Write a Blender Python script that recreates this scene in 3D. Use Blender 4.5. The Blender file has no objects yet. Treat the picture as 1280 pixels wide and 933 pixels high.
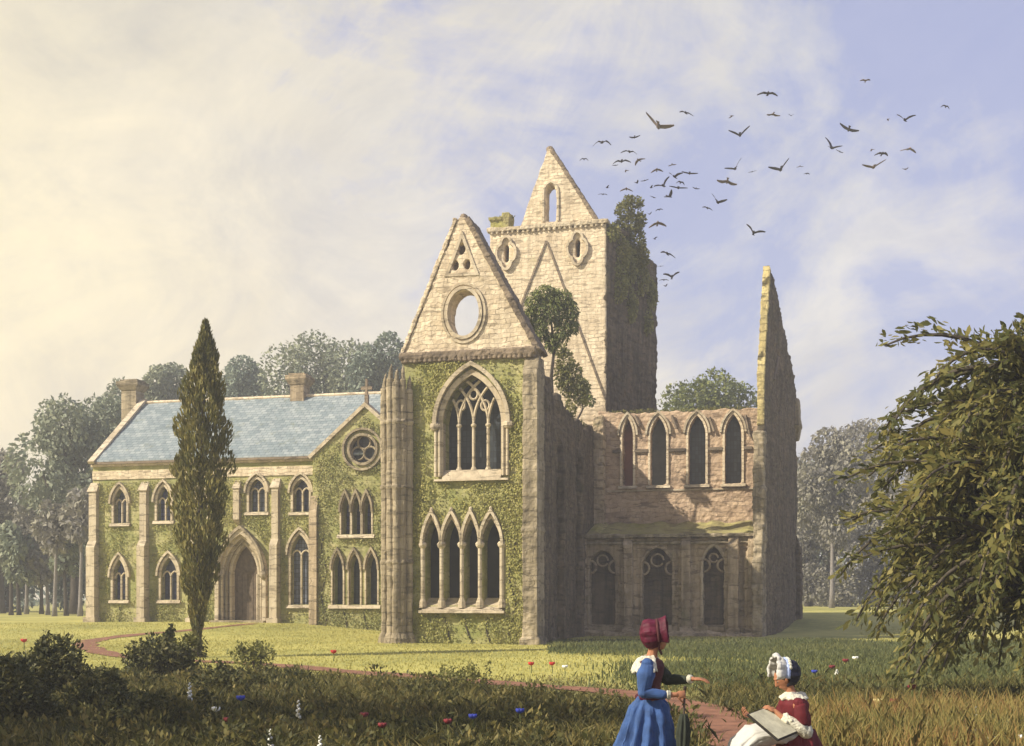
import bpy, bmesh, math, random
import numpy as np
from mathutils import Vector, Matrix
from mathutils.geometry import tessellate_polygon
R = math.radians
random.seed(7); rng = np.random.default_rng(7)
S = bpy.context.scene
COL = S.collection

# ------------------------------------------------------------------ camera
H, FPX, CX, HY = 1.9, 1500.0, 640.0, 745.0
cd = bpy.data.cameras.new('camera'); cam = bpy.data.objects.new('camera', cd); COL.objects.link(cam)
cam.location = (0, 0, H); cam.rotation_euler = (R(90), 0, 0)
cd.sensor_width = 36; cd.lens = 36*FPX/1280; cd.shift_y = (HY-466.5)/1280
cd.clip_start = 0.1; cd.clip_end = 3000
S.camera = cam

# ------------------------------------------------------------------ sun + sky
SUN_TH, SUN_EL = 67.0, 36.0        # light travels towards +Y rotated TH towards +X
sl = bpy.data.lights.new('sun', 'SUN'); sun = bpy.data.objects.new('sun', sl); COL.objects.link(sun)
sl.energy = 5.0; sl.angle = R(0.6); sl.color = (1.0, 0.91, 0.75)
ce = math.cos(R(SUN_EL))
dvec = Vector((math.sin(R(SUN_TH))*ce, math.cos(R(SUN_TH))*ce, -math.sin(R(SUN_EL))))
sun.rotation_euler = dvec.to_track_quat('-Z', 'Y').to_euler(); sun.location = (-40, 0, 40)

W = bpy.data.worlds.new('World'); S.world = W; W.use_nodes = True
nt = W.node_tree; nt.nodes.clear()
def nd(t, typ, **kw):
    n = t.nodes.new(typ)
    for k, v in kw.items(): setattr(n, k, v)
    return n
out = nd(nt, 'ShaderNodeOutputWorld'); bg = nd(nt, 'ShaderNodeBackground'); bg.inputs[1].default_value = 0.1
sky = nd(nt, 'ShaderNodeTexSky', sky_type='NISHITA'); sky.sun_disc = False
sky.sun_elevation = R(SUN_EL); sky.sun_rotation = math.atan2(-dvec.x, -dvec.y)
sky.air_density = 1.0; sky.dust_density = 1.2
def ramp(t, fac, stops, interp='LINEAR'):
    r = nd(t, 'ShaderNodeValToRGB'); e = r.color_ramp.elements; r.color_ramp.interpolation = interp
    while len(e) < len(stops): e.new(0.5)
    for x, (p, c) in zip(e, stops):
        x.position = p; x.color = (*c, 1) if len(c) == 3 else c
    t.links.new(fac, r.inputs[0]); return r.outputs[0]
def mixc(t, fac, a, b, blend='MIX'):
    m = nd(t, 'ShaderNodeMix', data_type='RGBA', blend_type=blend)
    for sock, v in ((m.inputs[0], fac), (m.inputs[6], a), (m.inputs[7], b)):
        if hasattr(v, 'is_output'): t.links.new(v, sock)
        elif isinstance(v, (int, float)): sock.default_value = v
        else: sock.default_value = (*v, 1)
    return m.outputs[2]
def math_(t, op, a, b=0.0, c=None):
    m = nd(t, 'ShaderNodeMath', operation=op)
    for i, v in enumerate((a, b) if c is None else (a, b, c)):
        if hasattr(v, 'is_output'): t.links.new(v, m.inputs[i])
        else: m.inputs[i].default_value = v
    return m.outputs[0]
def noise(t, vec, scale, detail=4, rough=0.55, dist=0.0, sc=None):
    if sc is not None:
        mp = nd(t, 'ShaderNodeMapping'); mp.inputs['Scale'].default_value = sc; t.links.new(vec, mp.inputs[0]); vec = mp.outputs[0]
    n = nd(t, 'ShaderNodeTexNoise'); n.inputs['Scale'].default_value = scale; n.inputs['Detail'].default_value = detail
    n.inputs['Roughness'].default_value = rough; n.inputs['Distortion'].default_value = dist
    t.links.new(vec, n.inputs['Vector']); return n.outputs[0]
tc = nd(nt, 'ShaderNodeTexCoord'); g = tc.outputs['Generated']
sep = nd(nt, 'ShaderNodeSeparateXYZ'); nt.links.new(g, sep.inputs[0])
n1 = noise(nt, g, 3.2, 7, 0.6, 0.6, (1.0, 1.0, 1.7))
n2 = noise(nt, g, 7.0, 7, 0.68, 0.5, (1.0, 1.0, 1.4))
mpw = nd(nt, 'ShaderNodeMapping'); mpw.inputs['Rotation'].default_value = (0, R(38), 0); nt.links.new(g, mpw.inputs[0])
n3 = noise(nt, mpw.outputs[0], 5.5, 8, 0.7, 1.2, (0.8, 1.0, 1.9))      # slanting wisps
# cloud tone runs from cream on the sun's side to pale lilac away from it
az = math_(nt, 'ADD', sep.outputs[0], math_(nt, 'MULTIPLY', math_(nt, 'SUBTRACT', n1, 0.5), 0.55))
warm = ramp(nt, math_(nt, 'MULTIPLY_ADD', az, 1.1, 0.5),
            [(0.0, (7.1, 6.25, 4.4)), (0.22, (6.5, 5.85, 4.6)), (0.5, (5.8, 5.5, 5.1)), (0.72, (5.4, 5.3, 5.3)), (1.0, (5.2, 5.1, 5.6))])
low = ramp(nt, sep.outputs[2], [(0.0, (1.08, 1.04, 0.95)), (0.25, (1, 1, 1)), (0.5, (0.75, 0.78, 0.85)), (0.8, (0.3, 0.36, 0.5))])
cloud = mixc(nt, 1.0, warm, low, 'MULTIPLY')
cloud = mixc(nt, 1.0, cloud, ramp(nt, n3, [(0.3, (0.94, 0.94, 0.97)), (0.5, (1, 1, 1)), (0.7, (1.07, 1.06, 1.04))]), 'MULTIPLY')
cloud = mixc(nt, 1.0, cloud, ramp(nt, n2, [(0.3, (0.82, 0.84, 0.92)), (0.5, (1, 1, 1)), (0.7, (1.13, 1.11, 1.06))]), 'MULTIPLY')
bl = math_(nt, 'MULTIPLY_ADD', sep.outputs[0], 1.3, math_(nt, 'MULTIPLY_ADD', n1, 2.2, -0.98))
bl = math_(nt, 'ADD', bl, math_(nt, 'MULTIPLY', math_(nt, 'SUBTRACT', n2, 0.5), 1.9))
bl = math_(nt, 'SUBTRACT', bl, math_(nt, 'MULTIPLY', math_(nt, 'SUBTRACT', n3, 0.42), 0.9))
bl = math_(nt, 'ADD', bl, math_(nt, 'MULTIPLY', math_(nt, 'SUBTRACT', sep.outputs[2], 0.2), 0.9))
gap = ramp(nt, bl, [(0.12, (0, 0, 0)), (0.62, (0.72, 0.72, 0.72))])
blue = mixc(nt, 0.75, sky.outputs[0], (2.65, 2.95, 5.2))
skyc = mixc(nt, gap, cloud, blue)
nt.links.new(skyc, bg.inputs[0]); nt.links.new(bg.outputs[0], out.inputs[0])

vs = S.view_settings
vs.view_transform = 'Standard'; vs.look = 'None'; vs.exposure = 0.58; vs.gamma = 1.0; vs.use_curve_mapping = False
S.cycles.max_bounces = 6; S.cycles.transparent_max_bounces = 12; S.cycles.volume_bounces = 0
S.cycles.use_denoising = True

# ------------------------------------------------------------------ materials
MATS = {}
def newmat(name):
    m = bpy.data.materials.new(name); m.use_nodes = True; t = m.node_tree
    b = t.nodes['Principled BSDF']; MATS[name] = m
    b.inputs['Specular IOR Level'].default_value = 0.25
    return m, t, b
def bump(t, b, h, strength, dist):
    n = nd(t, 'ShaderNodeBump'); n.inputs['Strength'].default_value = strength; n.inputs['Distance'].default_value = dist
    t.links.new(h, n.inputs['Height']); t.links.new(n.outputs[0], b.inputs['Normal'])
def stone(name, light, mid, dark, moss=None, mossamt=0.0, row=0.27, rough=0.9, streak=0.0, mortar=0.45):
    """coursed rubble: worn courses of uneven stones, blotches, lichen, optional moss"""
    m, t, b = newmat(name)
    tcn = nd(t, 'ShaderNodeTexCoord'); o = tcn.outputs['Object']
    sp = nd(t, 'ShaderNodeSeparateXYZ'); t.links.new(o, sp.inputs[0])
    cb = nd(t, 'ShaderNodeCombineXYZ')
    wob = noise(t, o, 0.9, 3); wb2 = noise(t, o, 2.6, 3)
    t.links.new(math_(t, 'ADD', math_(t, 'ADD', sp.outputs[0], sp.outputs[1]), math_(t, 'MULTIPLY', wb2, 0.45)), cb.inputs[0])
    t.links.new(math_(t, 'ADD', sp.outputs[2], math_(t, 'ADD', math_(t, 'MULTIPLY', wob, 0.4), math_(t, 'MULTIPLY', wb2, 0.16))), cb.inputs[1])
    br = nd(t, 'ShaderNodeTexBrick'); br.inputs['Scale'].default_value = 1.0
    br.inputs['Brick Width'].default_value = row*2.3; br.inputs['Row Height'].default_value = row
    br.inputs['Mortar Size'].default_value = 0.016; br.inputs['Mortar Smooth'].default_value = 0.6
    br.inputs['Color1'].default_value = (0, 0, 0, 1); br.inputs['Color2'].default_value = (1, 1, 1, 1); br.inputs['Mortar'].default_value = (0.5, 0.5, 0.5, 1)
    br.offset = 0.42; t.links.new(cb.outputs[0], br.inputs['Vector'])
    nb = noise(t, o, 0.55, 5, 0.6); nf = noise(t, o, 5.0, 5, 0.65)
    v = math_(t, 'ADD', math_(t, 'MULTIPLY', br.outputs[0], 0.30), math_(t, 'ADD', math_(t, 'MULTIPLY', nb, 0.6), math_(t, 'MULTIPLY', nf, 0.4)))
    c = ramp(t, v, [(0.32, dark), (0.58, mid), (0.86, light)])
    # joints open here and there only
    jm = math_(t, 'MULTIPLY', br.outputs['Fac'], ramp(t, noise(t, o, 1.7, 3), [(0.42, (0.1, 0.1, 0.1)), (0.6, (1, 1, 1))]))
    c = mixc(t, math_(t, 'MULTIPLY', jm, mortar), c, tuple(x*0.3 for x in dark))
    # open bed joints: broken dark dashes along the courses
    ds = noise(t, o, 1.0, 3, 0.55, 0.15, (1.3, 1.3, 5.5))
    c = mixc(t, ramp(t, ds, [(0.57, (0, 0, 0)), (0.63, (0.6, 0.6, 0.6))]), c, tuple(x*0.55 for x in dark))
    # small pits and lichen
    c = mixc(t, ramp(t, noise(t, o, 9, 2), [(0.66, (0, 0, 0)), (0.74, (0.5, 0.5, 0.5))]), c, tuple(x*0.45 for x in dark))
    if streak:
        st = noise(t, o, 1.3, 4, 0.6, 0.2, (3.0, 3.0, 0.22))
        c = mixc(t, math_(t, 'MULTIPLY', ramp(t, st, [(0.4, (0, 0, 0)), (0.66, (1, 1, 1))]), streak), c, tuple(x*0.42 for x in dark))
    if moss:
        mm = ramp(t, noise(t, o, 0.8, 6, 0.65, 0.4), [(0.62-mossamt*0.4, (0, 0, 0)), (0.78-mossamt*0.4, (0.85, 0.85, 0.85))])
        c = mixc(t, mm, c, mixc(t, nf, tuple(x*0.55 for x in moss), moss))
    t.links.new(c, b.inputs['Base Color']); b.inputs['Roughness'].default_value = rough
    hh = math_(t, 'ADD', math_(t, 'MULTIPLY', math_(t, 'SUBTRACT', 1.0, br.outputs['Fac']), 0.6), math_(t, 'MULTIPLY', nf, 0.8))
    bump(t, b, hh, 0.7, 0.05)
    return m
def plain(name, c, rough=0.8, var=0.25, scale=8, bumpd=0.0, spec=0.25, sheen=0.0):
    m, t, b = newmat(name)
    tcn = nd(t, 'ShaderNodeTexCoord'); n = noise(t, tcn.outputs['Object'], scale, 5, 0.6)
    cc = ramp(t, n, [(0.28, tuple(x*(1-var) for x in c)), (0.72, tuple(min(1, x*(1+var)) for x in c))])
    t.links.new(cc, b.inputs['Base Color']); b.inputs['Roughness'].default_value = rough
    b.inputs['Specular IOR Level'].default_value = spec; b.inputs['Sheen Weight'].default_value = sheen
    if bumpd: bump(t, b, n, 0.6, bumpd)
    return m
def leaf(name, cols, trans=0.25, nscale=0.6, rough=0.6):
    m, t, b = newmat(name)
    tcn = nd(t, 'ShaderNodeTexCoord'); ge = nd(t, 'ShaderNodeNewGeometry')
    n = noise(t, tcn.outputs['Object'], nscale, 3, 0.6)
    f = math_(t, 'ADD', math_(t, 'MULTIPLY', n, 0.75), math_(t, 'MULTIPLY', ge.outputs['Random Per Island'], 0.42))
    k = len(cols)
    c = ramp(t, f, [(0.25+0.6*i/(k-1), cols[i]) for i in range(k)])
    t.links.new(c, b.inputs['Base Color']); b.inputs['Roughness'].default_value = rough
    tr = nd(t, 'ShaderNodeBsdfTranslucent'); t.links.new(c, tr.inputs[0])
    mx = nd(t, 'ShaderNodeMixShader'); mx.inputs[0].default_value = trans
    t.links.new(b.outputs[0], mx.inputs[1]); t.links.new(tr.outputs[0], mx.inputs[2])
    t.links.new(mx.outputs[0], t.nodes['Material Output'].inputs[0])
    return m
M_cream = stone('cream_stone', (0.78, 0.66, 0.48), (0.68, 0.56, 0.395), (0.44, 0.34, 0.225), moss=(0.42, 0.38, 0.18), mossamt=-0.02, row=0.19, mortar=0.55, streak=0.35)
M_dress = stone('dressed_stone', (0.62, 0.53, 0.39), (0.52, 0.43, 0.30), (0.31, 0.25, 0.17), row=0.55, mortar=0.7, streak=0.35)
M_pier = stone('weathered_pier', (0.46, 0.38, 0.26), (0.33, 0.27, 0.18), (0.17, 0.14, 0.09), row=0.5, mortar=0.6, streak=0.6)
M_shaderubble = stone('shade_darkened_rubble', (0.21, 0.16, 0.105), (0.15, 0.115, 0.075), (0.078, 0.06, 0.042), moss=(0.085, 0.085, 0.04), mossamt=0.12, row=0.22, streak=0.75)  # walls turned from the sun: brown rubble darkened to deepen their shade
M_buff = stone('buff_rubble', (0.56, 0.42, 0.29), (0.43, 0.31, 0.21), (0.24, 0.17, 0.12), row=0.22, mortar=0.5)
M_aisle = stone('aisle_stone', (0.52, 0.41, 0.28), (0.40, 0.31, 0.20), (0.17, 0.13, 0.085), moss=(0.18, 0.18, 0.07), mossamt=0.1, row=0.4, streak=0.5)
M_mossy = stone('mossy_wall', (0.50, 0.45, 0.24), (0.40, 0.38, 0.16), (0.23, 0.22, 0.10), moss=(0.30, 0.32, 0.10), mossamt=0.42, streak=0.3, row=0.26)
M_yellow = stone('sunlit_edge_stone', (0.55, 0.46, 0.22), (0.42, 0.34, 0.15), (0.22, 0.17, 0.09), row=0.4, mortar=0.9, streak=0.4)
M_ledge = stone('mossy_ledge', (0.40, 0.36, 0.14), (0.30, 0.26, 0.11), (0.18, 0.14, 0.08), moss=(0.34, 0.32, 0.07), mossamt=0.3, row=0.3)
M_cope = stone('dark_coping', (0.26, 0.20, 0.14), (0.18, 0.14, 0.10), (0.09, 0.07, 0.05), row=0.6, mortar=0.9)
def slate():
    m, t, b = newmat('blue_slate')
    tcn = nd(t, 'ShaderNodeTexCoord'); o = tcn.outputs['Object']
    sp = nd(t, 'ShaderNodeSeparateXYZ'); t.links.new(o, sp.inputs[0]); cb = nd(t, 'ShaderNodeCombineXYZ')
    t.links.new(sp.outputs[0], cb.inputs[0]); t.links.new(math_(t, 'MULTIPLY', sp.outputs[2], 1.5), cb.inputs[1])
    br = nd(t, 'ShaderNodeTexBrick'); br.inputs['Scale'].default_value = 1; br.inputs['Brick Width'].default_value = 0.34; br.inputs['Row Height'].default_value = 0.24
    br.inputs['Mortar Size'].default_value = 0.012; br.inputs['Color1'].default_value = (0, 0, 0, 1); br.inputs['Color2'].default_value = (1, 1, 1, 1); br.inputs['Mortar'].default_value = (0.1, 0.1, 0.1, 1)
    t.links.new(cb.outputs[0], br.inputs['Vector'])
    n = noise(t, o, 0.7, 5, 0.6, 0.3, (0.6, 1, 3.0))
    v = math_(t, 'ADD', math_(t, 'MULTIPLY', br.outputs[0], 0.36), math_(t, 'MULTIPLY', n, 0.9))
    c = ramp(t, v, [(0.2, (0.14, 0.175, 0.19)), (0.55, (0.205, 0.245, 0.26)), (0.95, (0.34, 0.37, 0.37))])
    c = mixc(t, math_(t, 'MULTIPLY', br.outputs['Fac'], 0.6), c, (0.06, 0.08, 0.1))
    c = mixc(t, ramp(t, noise(t, o, 1.1, 6, 0.7), [(0.58, (0, 0, 0)), (0.70, (0.6, 0.6, 0.6))]), c, (0.16, 0.165, 0.09))
    t.links.new(c, b.inputs['Base Color']); b.inputs['Roughness'].default_value = 0.7
    bump(t, b, math_(t, 'SUBTRACT', 1.0, br.outputs['Fac']), 0.6, 0.03)
    return m
M_slate = slate()
def glass(name, c, rough=0.25):
    m, t, b = newmat(name)
    tcn = nd(t, 'ShaderNodeTexCoord'); o = tcn.outputs['Object']
    sp = nd(t, 'ShaderNodeSeparateXYZ'); t.links.new(o, sp.inputs[0]); cb = nd(t, 'ShaderNodeCombineXYZ')
    t.links.new(sp.outputs[0], cb.inputs[0]); t.links.new(sp.outputs[2], cb.inputs[1])
    br = nd(t, 'ShaderNodeTexBrick'); br.offset = 0; br.inputs['Scale'].default_value = 1; br.inputs['Brick Width'].default_value = 0.16; br.inputs['Row Height'].default_value = 0.22
    br.inputs['Mortar Size'].default_value = 0.012; br.inputs['Color1'].default_value = (*[x*0.6 for x in c], 1); br.inputs['Color2'].default_value = (*[x*1.5 for x in c], 1); br.inputs['Mortar'].default_value = (0.02, 0.02, 0.02, 1)
    t.links.new(cb.outputs[0], br.inputs['Vector'])
    t.links.new(br.outputs[0], b.inputs['Base Color']); b.inputs['Roughness'].default_value = rough; b.inputs['Specular IOR Level'].default_value = 0.35
    bump(t, b, noise(t, o, 4, 2), 0.25, 0.03)
    return m
M_glassblue = glass('blue_leaded_glass', (0.07, 0.08, 0.17))
M_glassdark = glass('dark_leaded_glass', (0.035, 0.042, 0.05), 0.4)
M_GL = [M_glassblue, glass('grey_leaded_glass', (0.11, 0.12, 0.16), 0.35), glass('dim_leaded_glass', (0.04, 0.045, 0.09), 0.2)]
M_black = plain('unlit_interior_black', (0.03, 0.03, 0.028), 0.9, 0.4, 1.5)  # near-black paints the unlit interior behind window openings
M_redplaster = plain('red_plaster', (0.20, 0.085, 0.06), 0.9, 0.35, 1.5)
M_grayplaster = plain('grey_plaster', (0.10, 0.105, 0.10), 0.9, 0.35, 1.5)
M_wood = plain('oak_door', (0.12, 0.09, 0.06), 0.8, 0.4, 5, 0.01)
M_bark = plain('bark', (0.07, 0.058, 0.045), 0.95, 0.4, 6, 0.03)
M_greybark = plain('grey_bark', (0.22, 0.20, 0.19), 0.95, 0.3, 5, 0.02)
L_ivy = leaf('ivy_leaf', [(0.17, 0.18, 0.055), (0.32, 0.31, 0.09), (0.50, 0.45, 0.16)], 0.4, 0.35)
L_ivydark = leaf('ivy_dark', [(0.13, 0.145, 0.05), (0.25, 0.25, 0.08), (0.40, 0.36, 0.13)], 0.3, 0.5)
L_cyp = leaf('cypress_leaf', [(0.075, 0.085, 0.025), (0.16, 0.15, 0.042), (0.30, 0.25, 0.08)], 0.25, 1.4)
L_far = leaf('far_hazed_leaf', [(0.14, 0.17, 0.12), (0.22, 0.25, 0.17), (0.33, 0.34, 0.22)], 0.25, 0.25)  # paled and cooled so the leaf colour carries distance haze
L_farblue = leaf('far_hazed_bluegreen_leaf', [(0.12, 0.155, 0.135), (0.18, 0.225, 0.185), (0.28, 0.32, 0.23)], 0.25, 0.25)  # distance haze mixed into this blue-green leaf as well
L_brown = leaf('russet_leaf', [(0.17, 0.16, 0.145), (0.25, 0.235, 0.20), (0.35, 0.33, 0.24)], 0.25, 0.25)
L_mid = leaf('green_leaf', [(0.08, 0.10, 0.034), (0.145, 0.17, 0.055), (0.27, 0.28, 0.09)], 0.25, 0.8)
L_yel = leaf('yellow_green_leaf', [(0.09, 0.10, 0.03), (0.16, 0.16, 0.045), (0.26, 0.24, 0.07)], 0.25, 0.8)
L_walnut = leaf('big_leaf', [(0.055, 0.066, 0.024), (0.115, 0.125, 0.04), (0.21, 0.20, 0.062), (0.37, 0.31, 0.10)], 0.5, 0.7, 0.55)
L_bush = leaf('bush_leaf', [(0.03, 0.036, 0.014), (0.075, 0.08, 0.027), (0.19, 0.165, 0.055)], 0.2, 1.5)
L_grass = leaf('lawn_blade', [(0.28, 0.27, 0.07), (0.43, 0.39, 0.11), (0.54, 0.48, 0.16)], 0.3, 0.25)
L_weed = leaf('weed_blade', [(0.028, 0.034, 0.013), (0.075, 0.078, 0.026), (0.16, 0.145, 0.046), (0.27, 0.21, 0.07)], 0.35, 0.5)
L_shadegrass = leaf('shade_grass_blade', [(0.06, 0.08, 0.03), (0.11, 0.13, 0.05), (0.20, 0.20, 0.07)], 0.3, 0.3)
L_rye = leaf('ripe_grass_blade', [(0.09, 0.10, 0.03), (0.20, 0.18, 0.055), (0.32, 0.25, 0.08), (0.30, 0.16, 0.06)], 0.25, 0.8)

# ------------------------------------------------------------------ helpers
class Fr:
    """a vertical plane: origin, direction along it; depth d runs away from the viewer"""
    def __init__(s, o, u):
        l = math.hypot(*u); s.o = o; s.u = (u[0]/l, u[1]/l); s.n = (-s.u[1], s.u[0])
    def w(s, a, d, z): return (s.o[0]+a*s.u[0]+d*s.n[0], s.o[1]+a*s.u[1]+d*s.n[1], z)
    def px(s, px, py, d=0.0):
        k = (px-CX)/FPX
        ox, oy = s.o[0]+d*s.n[0], s.o[1]+d*s.n[1]
        a = (k*oy-ox)/(s.u[0]-k*s.u[1])
        return a, H-(py-HY)/FPX*(oy+a*s.u[1])
    def a(s, px, d=0.0): return s.px(px, 0, d)[0]
    def ang(s): return math.atan2(s.u[1], s.u[0])
    def shifted(s, a, d): p = s.w(a, d, 0); return Fr((p[0], p[1]), s.u)
def inv(px, py, Y): return ((px-CX)/FPX*Y, Y, H-(py-HY)/FPX*Y)
def sm(x): x = min(1, max(0, x)); return x*x*(3-2*x)
def ground_z(X, Y):
    z = 0.5*sm((Y-48)/15)*sm((-4-X)/8) + 0.85*sm((Y-57)/16)*sm((X-11)/6)
    z += 0.4*sm((Y-70)/30)*(1-sm((abs(X)-3)/6))
    return z + 0.03*math.sin(X*0.35+1)*math.sin(Y*0.21)*sm((Y-8)/10)
def gpt(px, py):
    Y = 30.0
    for _ in range(60):
        z = ground_z((px-CX)/FPX*Y, Y); Y = 0.5*Y+0.5*min(140, (H-z)*FPX/max(4, py-HY))
    X = (px-CX)/FPX*Y
    return X, Y, ground_z(X, Y)

class MB:
    def __init__(s): s.v = []; s.f = []
    def add(s, vs, fs):
        b = len(s.v); s.v += [tuple(p) for p in vs]; s.f += [tuple(i+b for i in f) for f in fs]
    def prism(s, fr, loops, d0, d1):
        pts = [p for l in loops for p in l]; n = len(pts)
        tri = tessellate_polygon([[Vector((p[0], p[1], 0)) for p in l] for l in loops])
        vs = [fr.w(p[0], d0, p[1]) for p in pts]+[fr.w(p[0], d1, p[1]) for p in pts]
        fs = [tuple(t) for t in tri]+[tuple(i+n for i in reversed(t)) for t in tri]
        k = 0
        for l in loops:
            m = len(l)
            for i in range(m): a, b = k+i, k+(i+1) % m; fs.append((a, a+n, b+n, b))
            k += m
        s.add(vs, fs)
    def box(s, fr, a0, a1, d0, d1, z0, z1, taper=0.0):
        s.frus(fr, (a0, a1, d0, d1, z0), (a0+taper, a1-taper, d0+taper, d1-taper, z1))
    def frus(s, fr, b, t):
        vs = []
        for a0, a1, d0, d1, z in (b, t): vs += [fr.w(a0, d0, z), fr.w(a1, d0, z), fr.w(a1, d1, z), fr.w(a0, d1, z)]
        s.add(vs, [(3, 2, 1, 0), (4, 5, 6, 7), (0, 1, 5, 4), (1, 2, 6, 5), (2, 3, 7, 6), (3, 0, 4, 7)])
    def band(s, fr, path, wi, wo, d0, d1, closed=False):
        """rectangular moulding along a path in the plane; wi inside / wo outside of it"""
        n = len(path); A = []; B = []
        for i in range(n):
            p = path[i]
            q0 = path[(i-1) % n] if (closed or i > 0) else p
            q1 = path[(i+1) % n] if (closed or i < n-1) else p
            e0 = Vector((p[0]-q0[0], p[1]-q0[1])); e1 = Vector((q1[0]-p[0], q1[1]-p[1]))
            if e0.length < 1e-6: e0 = e1
            if e1.length < 1e-6: e1 = e0
            e0.normalize(); e1.normalize(); t = e0+e1
            t = t.normalized() if t.length > 0.2 else e1
            nn = Vector((t.y, -t.x)); sc = 1/max(0.35, abs(t.dot(e1)))
            A.append((p[0]-nn.x*wi*sc, p[1]-nn.y*wi*sc)); B.append((p[0]+nn.x*wo*sc, p[1]+nn.y*wo*sc))
        vs = []
        for i in range(n): vs += [fr.w(A[i][0], d0, A[i][1]), fr.w(B[i][0], d0, B[i][1]), fr.w(B[i][0], d1, B[i][1]), fr.w(A[i][0], d1, A[i][1])]
        fs = []
        for i in range(n if closed else n-1):
            a, b = 4*i, 4*((i+1) % n)
            for k in range(4): fs.append((a+k, a+(k+1) % 4, b+(k+1) % 4, b+k))
        if not closed: fs += [(3, 2, 1, 0), (4*n-4, 4*n-3, 4*n-2, 4*n-1)]
        s.add(vs, fs)
    def tube(s, pts, rad, n=8, cap=True, flat=1.0):
        P = [Vector(p) for p in pts]; m = len(P)
        if not hasattr(rad, '__len__'): rad = [rad]*m
        vs = []; ref = None
        for i in range(m):
            t = (P[min(i+1, m-1)]-P[max(i-1, 0)]).normalized()
            if ref is None: ref = Vector((0, 1, 0)) if abs(t.y) < 0.9 else Vector((1, 0, 0))
            x = (ref-t*ref.dot(t)).normalized(); y = t.cross(x); ref = x
            for k in range(n):
                an = 2*math.pi*k/n; vs.append(P[i]+x*math.cos(an)*rad[i]*flat+y*math.sin(an)*rad[i])
        fs = [(i*n+k, i*n+(k+1) % n, (i+1)*n+(k+1) % n, (i+1)*n+k) for i in range(m-1) for k in range(n)]
        if cap: fs += [tuple(range(n-1, -1, -1)), tuple((m-1)*n+k for k in range(n))]
        s.add(vs, fs)
    def lathe(s, c, prof, n=16, sx=1.0, sy=1.0, wave=0.0, nw=9, rot=0.0, off=None, cap=True):
        """prof [(r,z)..] around vertical axis; wave = pleats"""
        vs = []
        for j, (r, z) in enumerate(prof):
            ox, oy = off(z) if off else (0, 0)
            wv = wave*j/(len(prof)-1)
            for k in range(n):
                an = 2*math.pi*k/n; rr = r*(1+wv*math.sin(nw*an+0.7*math.sin(3*an)))
                x, y = rr*math.cos(an)*sx, rr*math.sin(an)*sy
                vs.append((c[0]+ox+x*math.cos(rot)-y*math.sin(rot), c[1]+oy+x*math.sin(rot)+y*math.cos(rot), c[2]+z))
        m = len(prof)
        fs = [(i*n+k, i*n+(k+1) % n, (i+1)*n+(k+1) % n, (i+1)*n+k) for i in range(m-1) for k in range(n)]
        if cap: fs += [tuple(range(n-1, -1, -1)), tuple((m-1)*n+k for k in range(n))]
        s.add(vs, fs)
    def ball(s, c, r, n=12, m=8, M=None):
        rx, ry, rz = r if hasattr(r, '__len__') else (r, r, r)
        vs = []
        for i in range(1, m):
            th = math.pi*i/m
            for k in range(n): an = 2*math.pi*k/n; vs.append(Vector((rx*math.sin(th)*math.cos(an), ry*math.sin(th)*math.sin(an), rz*math.cos(th))))
        vs += [Vector((0, 0, rz)), Vector((0, 0, -rz))]
        if M is not None: vs = [M @ v for v in vs]
        vs = [Vector(c)+v for v in vs]
        fs = [(i*n+k, (i+1)*n+k, (i+1)*n+(k+1) % n, i*n+(k+1) % n) for i in range(m-2) for k in range(n)]
        t, b = len(vs)-2, len(vs)-1
        fs += [(t, k, (k+1) % n) for k in range(n)]+[(b, (m-2)*n+(k+1) % n, (m-2)*n+k) for k in range(n)]
        s.add(vs, fs)
    def build(s, name, mat, parent=None, smooth=False, recalc=True):
        me = bpy.data.meshes.new(name)
        if parent is not None:
            iM = ROOTM[parent.name].inverted(); vs = [iM @ Vector(p) for p in s.v]
        else: vs = s.v
        me.from_pydata(vs, [], s.f)
        if recalc:
            bm = bmesh.new(); bm.from_mesh(me); bmesh.ops.recalc_face_normals(bm, faces=bm.faces); bm.to_mesh(me); bm.free()
        if smooth: me.polygons.foreach_set('use_smooth', [True]*len(me.polygons))
        if mat: me.materials.append(mat)
        o = bpy.data.objects.new(name, me); COL.objects.link(o)
        if parent is not None: o.parent = parent; ROOTM[o.name] = ROOTM[parent.name]
        return o
ROOTM = {}
def tag(o, label=None, cat=None, group=None, kind=None):
    for k, v in (('label', label), ('category', cat), ('group', group), ('kind', kind)):
        if v: o[k] = v
    return o
def thing(name, label, cat, loc, rz=0.0, group=None):
    o = bpy.data.objects.new(name, None); COL.objects.link(o); o.empty_display_size = 0.3
    o.location = loc; o.rotation_euler = (0, 0, rz); tag(o, label, cat, group)
    ROOTM[o.name] = Matrix.Translation(loc) @ Matrix.Rotation(rz, 4, 'Z'); return o
def quads(name, V, mat, parent=None, per=4):
    """V: (N,per,3) world points, one face each"""
    N = V.shape[0]
    if parent is not None:
        iM = np.array(ROOTM[parent.name].inverted()); V = V @ iM[:3, :3].T+iM[:3, 3]
    me = bpy.data.meshes.new(name)
    me.vertices.add(N*per); me.vertices.foreach_set('co', V.reshape(-1).astype(np.float32))
    me.loops.add(N*per); me.loops.foreach_set('vertex_index', np.arange(N*per, dtype=np.int32))
    me.polygons.add(N); me.polygons.foreach_set('loop_start', np.arange(0, N*per, per, dtype=np.int32))
    me.update(calc_edges=True); me.validate()
    me.materials.append(mat)
    o = bpy.data.objects.new(name, me); COL.objects.link(o)
    if parent is not None: o.parent = parent; ROOTM[o.name] = ROOTM[parent.name]
    return o
def unit(v): return v/np.maximum(1e-9, np.linalg.norm(v, axis=-1, keepdims=True))
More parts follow.
